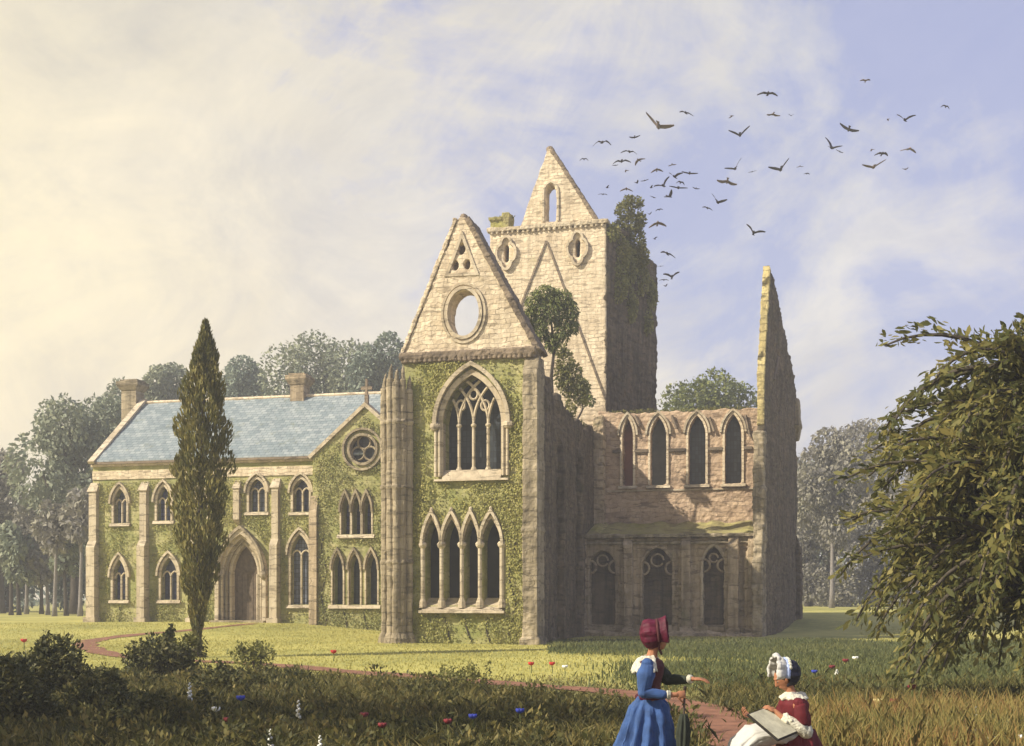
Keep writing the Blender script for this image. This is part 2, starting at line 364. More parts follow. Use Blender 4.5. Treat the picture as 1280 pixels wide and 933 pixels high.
def leaves(C, D, L, Wd, nrm=None):
    """diamond leaves: centres, long-axis dirs, lengths, widths"""
    N = len(C); D = unit(D)
    r = rng.normal(size=(N, 3)) if nrm is None else nrm
    sd = unit(np.cross(D, r)); L = np.broadcast_to(L, (N,))[:, None]; Wd = np.broadcast_to(Wd, (N,))[:, None]
    bow = np.cross(sd, D)*L*0.08
    return np.stack([C-D*L/2, C+sd*Wd/2+bow, C+D*L/2, C-sd*Wd/2+bow], 1)
def sphere_pts(n, rmin=0.55):
    d = unit(rng.normal(size=(n, 3))); r = (rmin+(1-rmin)*rng.random(n)**0.6)[:, None]
    return d*r, d
def lump_leaves(lumps, n, size, droop=0.3, rmin=0.55, asp=0.55):
    vol = np.array([l[1][0]*l[1][2] for l in lumps]); cnt = np.maximum(10, (n*vol/vol.sum()).astype(int)); out = []
    for (c, r), k in zip(lumps, cnt):
        p, d = sphere_pts(k, rmin); C = np.array(c)+p*np.array(r)
        D = d*0.8+rng.normal(size=(k, 3))*0.6; D[:, 2] -= droop
        L = size*rng.uniform(0.6, 1.35, k)
        out.append(leaves(C, D, L, L*asp, d+rng.normal(size=(k, 3))*0.5 if False else None))
    return np.concatenate(out)
def rough(poly, step=0.4, amp=0.03, skip=()):
    o = []; n = len(poly)
    for i in range(n):
        p, q = poly[i], poly[(i+1) % n]; o.append(p)
        if i in skip: continue
        L = math.hypot(q[0]-p[0], q[1]-p[1]); k = int(L/step)
        for j in range(1, k):
            t = j/k; o.append((p[0]+(q[0]-p[0])*t+random.uniform(-amp, amp), p[1]+(q[1]-p[1])*t+random.uniform(-amp, amp)))
    return o
def arc(p, q, center_a, n=8):
    """circular arc from springing p to apex q with centre on the springing line at side center_a computed"""
    w = abs(q[0]-p[0]); h = q[1]-p[1]; sgn = 1 if q[0] > p[0] else -1
    Rr = (w*w+h*h)/(2*w); c = p[0]+sgn*Rr
    t1 = math.atan2(h, abs(c-q[0])) if w < Rr else math.pi-math.atan2(h, abs(c-q[0]))
    return [(c-sgn*Rr*math.cos(t1*i/n), p[1]+Rr*math.sin(t1*i/n)) for i in range(n+1)]
def gothic(a0, a1, z0, zs, za, n=8):
    """closed CCW outline of a pointed opening"""
    m = (a0+a1)/2
    r = arc((a1, zs), (m, za), 0, n); l = arc((a0, zs), (m, za), 0, n)
    return [(a0, z0), (a1, z0)]+r+l[::-1][1:]
def arch_path(a0, a1, zs, za, n=8, leg=None):
    m = (a0+a1)/2
    l = arc((a0, zs), (m, za), 0, n); r = arc((a1, zs), (m, za), 0, n)
    p = l+r[::-1][1:]
    if leg is not None: p = [(a0, leg)]+p+[(a1, leg)]
    return p[::-1]
def ell(a, z, ra, rz, n=28): return [(a+ra*math.cos(2*math.pi*i/n), z+rz*math.sin(2*math.pi*i/n)) for i in range(n)]
def inside(poly, x, y):
    c = False; n = len(poly)
    for i in range(n):
        (x0, y0), (x1, y1) = poly[i], poly[i-1]
        if (y0 > y) != (y1 > y) and x < (x1-x0)*(y-y0)/(y1-y0)+x0: c = not c
    return c
def wtube(fr, path, d, r, n=6): return [fr.w(p[0], d, p[1]) for p in path], r, n

# ================================================================== THE SETTING
def make_ground():
    ys = np.concatenate([np.linspace(-14, 12, 14), np.linspace(12.5, 80, 110), np.geomspace(82, 420, 30)])
    V = []; F = []; nx = 110
    for y in ys:
        wdt = max(40, abs(y)*0.9+35)
        for i in range(nx):
            x = -wdt+2*wdt*i/(nx-1); V.append((x, y, ground_z(x, y)))
    for j in range(len(ys)-1):
        for i in range(nx-1): a = j*nx+i; F.append((a, a+1, a+nx+1, a+nx))
    b = MB(); b.v = V; b.f = F
    m, t, bs = newmat('lawn')
    tcn = nd(t, 'ShaderNodeTexCoord'); o = tcn.outputs['Object']
    sp = nd(t, 'ShaderNodeSeparateXYZ'); t.links.new(o, sp.inputs[0])
    na = noise(t, o, 0.22, 5, 0.65); nb = noise(t, o, 2.2, 5, 0.7)
    lawn = ramp(t, math_(t, 'ADD', math_(t, 'MULTIPLY', na, 0.65), math_(t, 'MULTIPLY', nb, 0.35)), [(0.3, (0.19, 0.17, 0.06)), (0.42, (0.28, 0.27, 0.075)), (0.55, (0.42, 0.385, 0.11)), (0.72, (0.52, 0.46, 0.15))])
    wild = ramp(t, nb, [(0.3, (0.035, 0.035, 0.015)), (0.55, (0.10, 0.09, 0.032)), (0.75, (0.19, 0.14, 0.05))])
    edge = math_(t, 'ADD', sp.outputs[1], math_(t, 'ADD', math_(t, 'MULTIPLY', math_(t, 'SUBTRACT', na, 0.5), 14), math_(t, 'MULTIPLY', sp.outputs[0], 0.25)))
    f = ramp(t, math_(t, 'MULTIPLY_ADD', edge, 0.1, -2.1), [(0.0, (0, 0, 0)), (0.8, (1, 1, 1))])
    t.links.new(mixc(t, f, wild, lawn), bs.inputs['Base Color']); bs.inputs['Roughness'].default_value = 0.95
    bump(t, bs, nb, 0.5, 0.08)
    o = b.build('ground', m, recalc=False, smooth=True); tag(o, kind='structure')
make_ground()

def ribbon(name, pix, widths, mat, dz=0.02):
    P = [gpt(*p) for p in pix]; pts = []; ws = []
    for i in range(len(P)-1):
        p0, p1, p2, p3 = [Vector(P[max(0, min(len(P)-1, i+k))]) for k in (-1, 0, 1, 2)]
        n = max(3, int((p2-p1).length/0.5))
        for j in range(n):
            t = j/n
            pts.append(0.5*((2*p1)+(p2-p0)*t+(2*p0-5*p1+4*p2-p3)*t*t+(3*p1-p0-3*p2+p3)*t**3)); ws.append(widths[i]*(1-t)+widths[i+1]*t)
    b = MB(); K = 5
    for i, p in enumerate(pts):
        t = (pts[min(i+1, len(pts)-1)]-pts[max(i-1, 0)]); t.z = 0; t.normalize(); nn = Vector((-t.y, t.x, 0))
        wl = ws[i]*(1+0.18*math.sin(i*0.9)+0.12*random.uniform(-1, 1))
        for k in range(K):
            q = p+nn*wl*(k/(K-1)-0.5); b.v.append((q.x, q.y, ground_z(q.x, q.y)+dz))
    for i in range(len(pts)-1):
        for k in range(K-1): a = i*K+k; b.f.append((a, a+1, a+K+1, a+K))
    o = b.build(name, mat, recalc=False, smooth=True); tag(o, kind='structure'); return pts, ws
M_path = plain('red_earth', (0.23, 0.11, 0.068), 0.95, 0.4, 2.5, 0.05)
PATHP, PATHW = ribbon('path', [(318, 780), (240, 788), (160, 795), (108, 804), (135, 818), (230, 826), (330, 831), (430, 840), (540, 848), (640, 856), (770, 866), (850, 880), (895, 900), (935, 935), (985, 1000)],
       [0.6, 0.65, 0.8, 0.9, 0.8, 0.7, 0.8, 0.9, 0.9, 0.9, 0.9, 0.95, 1.0, 1.05, 1.1], M_path)
PATHA = np.array([(p.x, p.y) for p in PATHP]); PATHWA = np.array(PATHW)

# ================================================================== TRANSEPT RUIN
O = (0.877, 47.0)
FA = Fr(O, (0.9724, -0.2334)); FS = Fr(O, (0.2334, 0.9724))
ANG = FA.ang()
IVY_HOLES = {}
def root(name, label, cat, fr, a, d, z=0, group=None):
    p = fr.w(a, d, z); return thing(name, label, cat, p, fr.ang(), group)
TR = root('ruined_transept', 'roofless ruined transept with tall gable, round opening and ivy covered front', 'church ruin', FA, -3, 4)
P = lambda px, py, d=0.0: FA.px(px, py, d)
zc = P(590, 446)[1]
# openings
u_a0, u_a1 = FA.a(554), FA.a(627); u_z0 = P(590, 594)[1]; u_zs = P(590, 530)[1]; u_za = P(591, 469)[1]
upper = gothic(u_a0, u_a1, u_z0, u_zs, u_za, 12)
lx = [(530.5, 550.5), (554.5, 576), (580, 598.5), (602.5, 626.5)]
l_z0, l_zs, l_za = P(578, 757)[1], P(578, 682)[1], P(578, 649)[1]
lanc = [gothic(FA.a(a), FA.a(b), l_z0, l_zs, l_za, 8) for a, b in lx]
aL = FA.a(503); 
b = MB(); b.prism(FA, [[(aL, -0.3), (0, -0.3), (0, zc), (aL, zc)], upper]+lanc, 0, 0.85); b.build('front_wall', M_mossy, TR)
# gable
gl, gr_, ga = P(505, 449), (0.08, zc), P(577, 272)
oc = P(580, 392); ora = 20.5/1500*47.6; orz = 29/1500*47.6
tri_c = P(577, 325)
holes = [ell(oc[0], oc[1], ora, orz)]
for dx, dz, rr in ((0, 0.52, 0.2), (-0.25, -0.12, 0.19), (0.25, -0.12, 0.19)):
    holes.append(ell(tri_c[0]+dx, tri_c[1]+dz-0.1, rr*0.8, rr*1.15, 12))
gout = rough([(gl[0], zc+0.25), (gr_[0], zc+0.25), (ga[0]+0.16, ga[1]), (ga[0]-0.1, ga[1])], 0.3, 0.05, skip=(0,))
b = MB(); b.prism(FA, [gout]+holes, -0.05, 0.95); b.build('gable', M_cream, TR)
b = MB()   # weathered coping on both slopes
b.band(FA, [(gr_[0]+0.06, zc+0.12), (ga[0]+0.2, ga[1]-0.05)], 0.10, 0.14, -0.12, 1.45); b.build('coping', M_cope, TR)
b = MB(); b.band(FA, [(ga[0]-0.2, ga[1]-0.05), (gl[0]-0.04, zc+0.25)], 0.05, 0.10, -0.10, 1.2); b.build('coping', M_cream, TR)
b = MB(); b.ball(FA.w(ga[0], 0.4, ga[1]+0.05), (0.2, 0.3, 0.22), 7, 5); b.build('broken_finial', M_cope, TR)
b = MB(); b.band(FA, ell(oc[0], oc[1], ora, orz, 32), 0.0, 0.13, -0.16, 0.3, True); b.band(FA, ell(oc[0], oc[1], ora+0.22, orz+0.24, 32), 0.04, 0.05, -0.12, 0.0, True); b.build('oculus_moulding', M_dress, TR)
b = MB(); tr = [P(559, 345), P(597, 343), P(578, 294)]; b.band(FA, tr, 0.06, 0.06, -0.11, 0.0, True); b.build('trefoil_frame', M_dress, TR)
for dx, dz, rr in ((0, 0.52, 0.2), (-0.25, -0.12, 0.19), (0.25, -0.12, 0.19)):
    b = MB(); b.prism(FA, [ell(tri_c[0]+dx, tri_c[1]+dz-0.1, rr*0.8+0.02, rr*1.15+0.02, 12)], 0.3, 0.34); b.build('trefoil_recess', M_cope, TR)
b = MB()
b.box(FA, aL-0.08, 0.10, -0.22, 1.0, zc, zc+0.24); b.box(FA, aL-0.02, 0.04, -0.12, 0.6, zc-0.16, zc)
for i in range(26):
    a = aL+0.15+i*(5.3/26); b.box(FA, a, a+0.11, -0.2, -0.121, zc-0.15, zc-0.001)
b.build('cornice', M_cope, TR)
# upper window
UW = MB(); ap = arch_path(u_a0, u_a1, u_zs, u_za, 12, u_z0)
UW.band(FA, ap, 0.0, 0.20, -0.10, 0.35); uw = UW.build('upper_window', M_dress, TR)
hb = MB(); hb.band(FA, arch_path(u_a0-0.30, u_a1+0.30, u_zs, u_za+0.42, 12), 0.07, 0.09, -0.26, 0.0)
for sgn, a in ((-1, u_a0-0.30), (1, u_a1+0.30)): hb.ball(FA.w(a, -0.12, u_zs-0.08), (0.24, 0.2, 0.19), 7, 5)
hb.build('hood_mould', M_dress, uw)
for a in (u_a0-0.27, u_a0-0.10, u_a1+0.27, u_a1+0.10):
    jb = MB(); jb.tube([FA.w(a, -0.13, u_z0-0.05), FA.w(a, -0.13, u_zs)], 0.065, 8); jb.build('jamb_shaft', M_dress, uw)
sb = MB(); sb.frus(FA, (u_a0-0.32, u_a1+0.32, -0.25, 0.5, u_z0-0.24), (u_a0-0.32, u_a1+0.32, -0.22, 0.5, u_z0-0.16))
sb.frus(FA, (u_a0, u_a1, -0.2, 0.5, u_z0-0.161), (u_a0, u_a1, 0.1, 0.5, u_z0+0.22)); sb.build('sill', M_dress, uw)
w_ = u_a1-u_a0; ms = [u_a0+w_*t for t in (0.25, 0.5, 0.75)]
tr_d = 0.22
half = w_/2; hh = u_za-u_zs; Rr = (half*half+hh*hh)/(2*half)
inner = gothic(u_a0, u_a1, u_z0-1, u_zs, u_za, 14)
for a in ms:
    mb = MB(); mb.tube([FA.w(a, tr_d, u_z0), FA.w(a, tr_d, u_zs)], 0.065, 8)
    mb.lathe(FA.w(a, tr_d, u_zs-0.12), [(0.06, 0), (0.11, 0.06), (0.11, 0.12), (0.07, 0.15)], 8); mb.lathe(FA.w(a, tr_d, u_z0+0.1), [(0.14, 0), (0.12, 0.15), (0.07, 0.25)], 8)
    mb.build('mullion', M_dress, uw)
tb = MB()
for a in ms:
    for sgn in (1, -1):
        pts = []
        for i in range(22):
            th = i/21*1.3; x = a+sgn*(Rr-Rr*math.cos(th)); z = u_zs+Rr*math.sin(th)
            if not inside(inner, x, z): break
            pts.append((x, z))
        if len(pts) > 2: tb.tube([FA.w(p[0], tr_d, p[1]) for p in pts], 0.062, 6)
for a, dz in ((u_a0+w_*0.28, 0.78), (u_a0+w_*0.5, 1.2), (u_a0+w_*0.7, 0.74)): tb.tube([FA.w(p[0], tr_d, p[1]) for p in ell(a, u_zs+dz, 0.17, 0.2, 12)+[ell(a, u_zs+dz, 0.17, 0.2, 12)[0]]], 0.05, 6)
tb.build('tracery', M_dress, uw)
gb = MB(); gb.prism(FA, [[(u_a0-0.05, u_z0), (u_a1+0.05, u_z0), (u_a1+0.05, u_za+0.1), (u_a0-0.05, u_za+0.1)]], 0.86, 0.9); gb.build('pane_or_shade_sheet', M_glassdark, uw)
# lower row of lancets
LW = MB()
for (x0, x1) in lx: LW.band(FA, arch_path(FA.a(x0), FA.a(x1), l_zs, l_za, 8), 0.0, 0.09, -0.08, 0.3)
lw = LW.build('lower_window', M_dress, TR)
hb = MB()
for (x0, x1) in lx:
    a0, a1 = FA.a(x0)-0.07, FA.a(x1)+0.07; pth = arch_path(a0, a1, l_zs, l_za+0.30, 8); hb.band(FA, pth, 0.05, 0.06, -0.24, 0.0)
    hb.ball(FA.w((a0+a1)/2, -0.12, l_za+0.36), (0.08, 0.12, 0.13), 6, 4)
hb.build('hood_mould', M_dress, lw)
for px_, r in ((529, 0.10), (552.5, 0.085), (578, 0.085), (600.5, 0.085), (628, 0.10)):
    a = FA.a(px_); mb = MB(); mb.tube([FA.w(a, -0.06, l_z0+0.1), FA.w(a, -0.06, l_zs)], r, 10)
    mb.lathe(FA.w(a, -0.06, l_zs-0.14), [(0.08, 0), (0.16, 0.1), (0.19, 0.2), (0.12, 0.28)], 8); mb.lathe(FA.w(a, -0.06, l_z0-0.1), [(0.17, 0), (0.15, 0.25), (0.09, 0.4)], 8)
    mb.build('shaft', M_dress, lw)
sb = MB(); sb.frus(FA, (FA.a(526), FA.a(632), -0.32, 0.84, l_z0-0.30), (FA.a(526), FA.a(632), -0.30, 0.84, l_z0-0.2)); sb.frus(FA, (FA.a(529), FA.a(629), -0.28, 0.84, l_z0-0.201), (FA.a(529), FA.a(629), 0.6, 0.84, l_z0+0.30)); sb.build('sill', M_dress, lw)
gb = MB(); gb.prism(FA, [[(FA.a(528), l_z0), (FA.a(630), l_z0), (FA.a(630), l_za+0.1), (FA.a(528), l_za+0.1)]], 0.87, 0.9); gb.build('pane_or_shade_sheet', M_black, lw)  # plain black sheet in place of the shaded interior, not glass
# left clustered buttress of broken shafts
LB = MB(); LB.box(FA, FA.a(484), FA.a(513), -0.35, 1.0, -0.3, P(490, 500)[1]); lb = LB.build('clustered_buttress', M_pier, TR)
for px_, top, d, r in ((481, 474, -0.25, 0.17), (488, 462, -0.52, 0.17), (495.5, 466, -0.56, 0.17), (503, 463, -0.42, 0.16), (511, 476, -0.2, 0.17)):
    a = FA.a(px_, d); zt = P(px_, top+12, d)[1]; mb = MB()
    mb.tube([FA.w(a+random.uniform(-.02, .02), d, z) for z in np.linspace(-0.2, zt, 9)], [r*random.uniform(0.93, 1.05) for _ in range(9)], 10)
    mb.tube([FA.w(a, d, zt), FA.w(a+0.02, d, zt+0.35), FA.w(a+0.05, d, zt+0.6)], [r*0.75, r*0.5, r*0.12], 6)
    for z in (3.2, 6.2, 8.8): mb.lathe(FA.w(a, d, z), [(r, -0.05), (r*1.18, 0), (r*1.18, 0.08), (r, 0.12)], 10)
    mb.lathe(FA.w(a, d, -0.1), [(r*1.7, 0), (r*1.6, 0.3), (r*1.1, 0.5)], 8)
    mb.build('shaft', M_pier, lb)
# right corner buttress
RB = MB(); z5 = P(662, 470)[1]
RB.box(FA, FA.a(656), 0.22, -0.45, 0.9, 0.25, z5, 0.0); RB.box(FA, FA.a(656)-0.1, 0.32, -0.6, 1.0, -0.3, 0.25)
RB.frus(FA, (FA.a(656), 0.22, -0.45, 0.9, z5), (FA.a(656), 0.22, 0.0, 0.9, zc-0.1))
RB.box(FA, FA.a(656)-0.04, 0.25, -0.49, 0.92, P(660, 665)[1], P(660, 661)[1]); RB.build('buttress', M_pier, TR)
# side walls
top = [(0.9, zc-0.35), (1.6, zc+0.1), (2.2, zc-0.5), (3.2, zc-0.35), (4.0, zc-0.9), (5.2, zc-0.75), (6.3, zc-1.2), (7.5, zc-1.0), (9.0, zc-1.4), (10.0, zc-1.1), (11.2, zc-1.5), (12.2, zc-1.1), (13.3, zc-1.0), (14.6, zc-1.2)]
b = MB(); b.prism(FS, [rough([(0.86, -0.3), (14.6, -0.3)]+top[::-1], 0.35, 0.06, skip=(0,))], 0.0, 0.8); b.build('side_wall', M_shaderubble, TR)
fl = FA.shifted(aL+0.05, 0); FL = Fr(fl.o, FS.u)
b = MB(); b.prism(FL, [[(0.86, -0.3), (15.5, -0.3), (15.5, zc-1), (8, zc-1.2), (0.86, zc-0.3)]], -0.75, 0.0); b.build('side_wall', M_shaderubble, TR)
b = MB()
for v in (4.6, 9.2): b.box(FS, v, v+0.5, -0.3, 0.05, -0.3, 8.2); b.frus(FS, (v, v+0.5, -0.3, 0.05, 8.2), (v, v+0.5, 0.0, 0.05, 8.9))
b.build('side_buttress', M_shaderubble, TR)
b = MB(); b.box(FA, 0.0, 0.5, 13.8, 14.49, -0.2, P(750, 520, 14)[1]); b.build('respond_pier', M_aisle, TR)

# ================================================================== TOWER
TA, TB, TC = (-1.19, 63.6), (4.88, 62.0), (8.07, 66.6)
TD = (TA[0]+TC[0]-TB[0], TA[1]+TC[1]-TB[1])
FT = Fr(TA, (TB[0]-TA[0], TB[1]-TA[1])); TW = math.hypot(TB[0]-TA[0], TB[1]-TA[1])
FTR = Fr(TB, (TC[0]-TB[0], TC[1]-TB[1])); TRW = math.hypot(TC[0]-TB[0], TC[1]-TB[1])
TO = root('crossing_tower', 'square cream stone crossing tower with steep gable and arched opening on top', 'church tower', FT, TW/2, 2.5)
zt = FT.px(700, 284)[1]
slits = []
for px_, py_ in ((633, 317), (722, 311)):
    a, z = FT.px(px_, py_); slits.append((a, z))
slh = [gothic(a-0.13, a+0.13, z-0.45, z+0.3, z+0.5, 5) for a, z in slits]
b = MB(); b.prism(FT, [[(0, 0), (TW, 0), (TW, zt), (0, zt)]]+slh, 0, 0.9); b.build('front_wall', M_cream, TO)
ft2 = FTR.px(820, 312)[1]
rt = rough([(0.02, 0), (TRW, 0), (TRW, zt-0.9), (TRW*0.7, zt-0.5), (TRW*0.45, zt-0.2), (0.02, zt)], 0.4, 0.07, skip=(0,))
b = MB(); b.prism(FTR, [rt], 0.0, 0.9); b.build('side_wall', M_shaderubble, TO)
b = MB()
for X0, X1 in ((TA, TD), (TD, TC)):
    f = Fr(X0, (X1[0]-X0[0], X1[1]-X0[1])); L = math.hypot(X1[0]-X0[0], X1[1]-X0[1])
    if X0 == TA: b.prism(f, [[(0.92, 0), (L, 0), (L, zt-0.8), (0.92, zt-0.1)]], -0.85, -0.02)
    else: b.prism(f, [[(0.1, 0), (L-0.9, 0), (L-0.9, zt-1.2), (0.1, zt-0.8)]], -0.85, 0.0)
b.build('rear_wall', M_shaderubble, TO)
b = MB(); b.box(FT, 0.9, TW-0.95, 0.9, 4.6, zt-1.0, zt-0.9); b.build('floor', M_shaderubble, TO)
for a, z in slits:
    q = MB()
    for dx, dz, r in ((0, 0.5, 0.42), (0, -0.5, 0.42), (-0.22, 0, 0.4), (0.22, 0, 0.4)): pass
    pts = []
    for i in range(40):
        t = 2*math.pi*i/40; ph = (t+math.pi/4) % (math.pi/2)-math.pi/4; rr = 0.48*math.cos(ph)+math.sqrt(0.56**2-(0.48*math.sin(ph))**2)
        pts.append((a+0.50*rr*math.cos(t), z+0.82*rr*math.sin(t)))
    q.band(FT, pts, 0.05, 0.07, -0.16, 0.0, True); qo = q.build('quatrefoil_window', M_dress, TO)
    q = MB(); q.prism(FT, [gothic(a-0.16, a+0.16, z-0.5, z+0.3, z+0.55, 5)], 0.6, 0.64); q.build('opening_shade_sheet', M_black, qo)  # black sheet inside the slit paints its unlit depth
b = MB(); b.box(FT, -0.12, TW+0.12, -0.16, 0.95, zt, zt+0.22)
for i in range(22): a = 0.1+i*TW/22.3; b.box(FT, a, a+0.14, -0.13, -0.001, zt-0.16, zt-0.001)
b.build('cornice', M_dress, TO)
b = MB(); b.box(FTR, 0.97, TRW*0.45, -0.1, 0.8, zt-0.16, zt+0.05); b.build('cornice', M_shaderubble, TO)
# old roof line
ra = FT.px(683, 302); rl = FT.px(612, 480); rr_ = FT.px(757, 500)
b = MB(); b.band(FT, [rl, ra], 0.045, 0.045, -0.07, 0); b.band(FT, [(ra[0]+.03, ra[1]-0.02), rr_], 0.045, 0.045, -0.07, 0)
b.build('old_roof_crease', M_cope, TO)
# stump turret, left
b = MB(); a0, a1 = FT.a(613), FT.a(636); b.box(FT, a0, a1, 0.02, 1.0, zt+0.221, zt+0.62); b.box(FT, a1-0.38, a1+0.05, 0.0, 0.9, zt+0.62, zt+1.02); b.box(FT, a0-0.08, a1-0.4, -0.08, 1.05, zt+0.621, zt+0.78); b.build('broken_parapet', M_ledge, TO)
# top gable
g0, g1, g2 = FT.px(650, 276), FT.px(743, 268), FT.px(686, 187)
gzb = zt+0.221
gw = gothic(FT.a(682), FT.a(695), gzb+0.1, FT.px(688, 240)[1], FT.px(688, 230)[1], 6)
b = MB(); b.prism(FT, [rough([(g0[0], gzb), (g1[0], gzb), (g2[0]+0.12, g2[1]), (g2[0]-0.08, g2[1])], 0.5, 0.03, skip=(0,)), gw], 0.0, 0.9); b.build('top_gable', M_cream, TO)
b = MB(); b.band(FT, [(g1[0]+0.12, gzb+0.02), (g2[0]+0.16, g2[1])], 0.12, 0.08, -0.06, 1.5); b.build('coping', M_cope, TO)
b = MB(); b.ball(FT.w(g2[0], 0.3, g2[1]+0.08), (0.22, 0.25, 0.2), 7, 5); b.build('broken_finial', M_cope, TO)
b = MB(); b.band(FT, arch_path(FT.a(682)-.06, FT.a(695)+.06, FT.px(688, 240)[1], FT.px(688, 230)[1]+.06, 6, gzb+0.1), 0.0, 0.1, -0.08, 0.2); b.build('arch_moulding', M_dress, TO)

# ================================================================== CHOIR RUIN
CH = root('ruined_choir', 'ruined choir wall with four tall lancet windows above a low blind arcaded aisle', 'church ruin', FA, 4, 14)
cv, av = 14.5, 11.1
FC = FA.shifted(0, cv); FB = FA.shifted(0, av)
cz = FC.px(850, 515)[1]
lan = [(778, 791.5), (813, 833), (860.5, 882), (906, 927)]
c_z0, c_zs, c_za = FC.px(850, 606)[1], FC.px(850, 545)[1], FC.px(850, 520)[1]
lc = [gothic(FC.a(a), FC.a(bb), c_z0, c_zs, c_za, 8) for a, bb in lan]
cR = 8.32
topc = [(0.15, cz+0.2), (1.0, cz+0.05), (2.2, cz-0.05), (3.4, cz+0.1), (4.8, cz-0.02), (6.2, cz+0.1), (7.2, cz), (cR, cz+0.1)]
b = MB(); b.prism(FC, [rough([(0.15, -0.2), (cR, -0.2)]+topc[::-1], 0.3, 0.05, skip=(0,))]+lc, 0, 0.9); b.build('lancet_wall', M_buff, CH)
mats = [M_redplaster, M_grayplaster, M_glassdark, M_glassdark]
for (x0, x1), pm in zip(lan, mats):
    a0, a1 = FC.a(x0), FC.a(x1); q = MB(); q.band(FC, arch_path(a0, a1, c_zs, c_za, 8, c_z0), 0.0, 0.11, -0.10, 0.3); qo = q.build('lancet_window', M_cream, CH)
    q = MB(); q.band(FC, arch_path(a0-0.2, a1+0.2, c_zs+0.1, c_za+0.22, 8), 0.05, 0.05, -0.17, 0); q.build('hood_mould', M_dress, qo)
    q = MB(); q.frus(FC, (a0-0.2, a1+0.2, -0.2, 0.3, c_z0-0.16), (a0-0.2, a1+0.2, -0.12, 0.3, c_z0-0.02)); q.build('sill', M_dress, qo)
    q = MB(); q.prism(FC, [[(a0-0.02, c_z0), (a1+0.02, c_z0), (a1+0.02, c_za), (a0-0.02, c_za)]], 0.72, 0.76); q.build('infill', pm, qo)
b = MB()   # string course, broken between the lancets
xs = [(766, 776), (793.5, 810), (836, 857), (885, 903), (930, 940)]
for x0, x1 in xs: b = MB(); zz = FC.px(850, 562)[1]; b.box(FC, FC.a(x0), FC.a(x1), -0.14, 0.05, zz-0.1, zz+0.05); b.build('string_course', M_cope, CH)
b = MB(); zz = FC.px(850, 611)[1]; b.box(FC, 0.6, cR-0.2, -0.07, 0.05, zz-0.1, zz-0.03); b.build('string_course', M_dress, CH)
# broken moulding stubs leaning along the arches
b = MB()
for x, y0, y1 in ((893, 522, 540), (938, 520, 547), (846, 520, 536), (800, 520, 533)): b = MB(); b.tube([FC.w(*((FC.px(x-6, y0)[0], -0.1, FC.px(x-6, y0)[1]))), FC.w(FC.a(x), -0.14, FC.px(x, y1)[1])], 0.075, 6); b.build('broken_moulding', M_cope, CH)
# aisle
az_ = FB.px(850, 672)[1]; aR = 8.1; aL0 = FB.a(730)
recs = [(737, 769, 707, 688), (803, 840, 709, 684), (879, 905, 706, 683)]
ah = [gothic(FB.a(x0), FB.a(x1), FB.px(850, 782)[1], FB.px(850, s_)[1], FB.px(850, a_)[1], 8) for x0, x1, s_, a_ in recs]
b = MB(); b.prism(FB, [[(aL0, -0.2), (aR, -0.2), (aR, az_), (aL0, az_)]]+ah, 0, 0.7); b.build('aisle_wall', M_aisle, CH)
b = MB(); b.prism(FB, [[(aL0, 0), (aR, 0), (aR, az_-0.1), (aL0, az_-0.1)]], 0.70, 0.75); b.build('recess_back', M_shaderubble, CH)  # darker stone paints the shade deep in the recesses
for (x0, x1, s_, a_) in recs:
    a0, a1 = FB.a(x0), FB.a(x1); zs, za = FB.px(850, s_)[1], FB.px(850, a_)[1]; z0 = FB.px(850, 782)[1]
    q = MB(); q.band(FB, arch_path(a0, a1, zs, za, 8, z0), 0.0, 0.13, -0.08, 0.2); qo = q.build('arched_recess', M_dress if x0 == 879 else M_aisle, CH)
    q = MB(); m = (a0+a1)/2; hw = (a1-a0)/2
    for sgn in (-1, 1):   # cusps and inner tracery
        c = (m+sgn*hw*0.98, zs-0.05); q.tube([FB.w(c[0]-sgn*0.30*math.cos(t), 0.1, c[1]+0.30*math.sin(t)) for t in np.linspace(-1.5, 1.5, 9)], 0.06, 6)
    q.tube([FB.w(p[0], 0.1, p[1]) for p in ell(m, zs+0.35*(za-zs), hw*0.42, hw*0.42, 12)], 0.05, 6)
    q.build('cusp', M_aisle, qo)
    q = MB(); q.box(FB, a0, a1, -0.12, 0.3, z0-0.25, z0); q.build('sill', M_aisle, qo)
for px_, wd in ((729, 0.35), (786, 0.42), (858, 0.42), (917, 0.5), (941, 0.45)):
    a = FB.a(px_); q = MB(); zt_ = FB.px(850, 682)[1]
    q.box(FB, a-wd/2, a+wd/2, -0.42, 0, 0.35, zt_); q.frus(FB, (a-wd/2, a+wd/2, -0.42, 0, zt_), (a-wd/2, a+wd/2, -0.05, 0, zt_+0.5)); q.box(FB, a-wd/2-0.08, a+wd/2+0.08, -0.55, 0, -0.3, 0.35)
    q.tube([FB.w(a-wd/2-0.09, -0.1, 0.2), FB.w(a-wd/2-0.09, -0.1, zt_-0.3)], 0.08, 8)
    q.lathe(FB.w(a-wd/2-0.09, -0.1, 2.2), [(0.08, 0), (0.14, 0.08), (0.14, 0.16), (0.09, 0.25)], 8)
    q.build('buttress', M_aisle, CH)
b = MB(); b.box(FB, aL0-0.05, aR+0.1, -0.3, 0.9, az_, az_+0.16); b.box(FB, aL0, aR, -0.16, 0, az_-0.32, az_-0.2); b.build('cornice', M_pier, CH)
b = MB(); zb = FC.px(850, 652)[1]
n = 26; vs = []
for j in range(2):
    for i in range(n+1):
        a = aL0+0.1+(aR-aL0-0.15)*i/n; jz = random.uniform(-0.08, 0.1)
        for t in (0, 0.33, 0.66, 1): vs.append(FB.w(a, -0.1+3.4*t, az_+0.165+(zb-az_-0.2)*t+jz*(0.3+t) - (0.35 if j else 0)))
fs = []
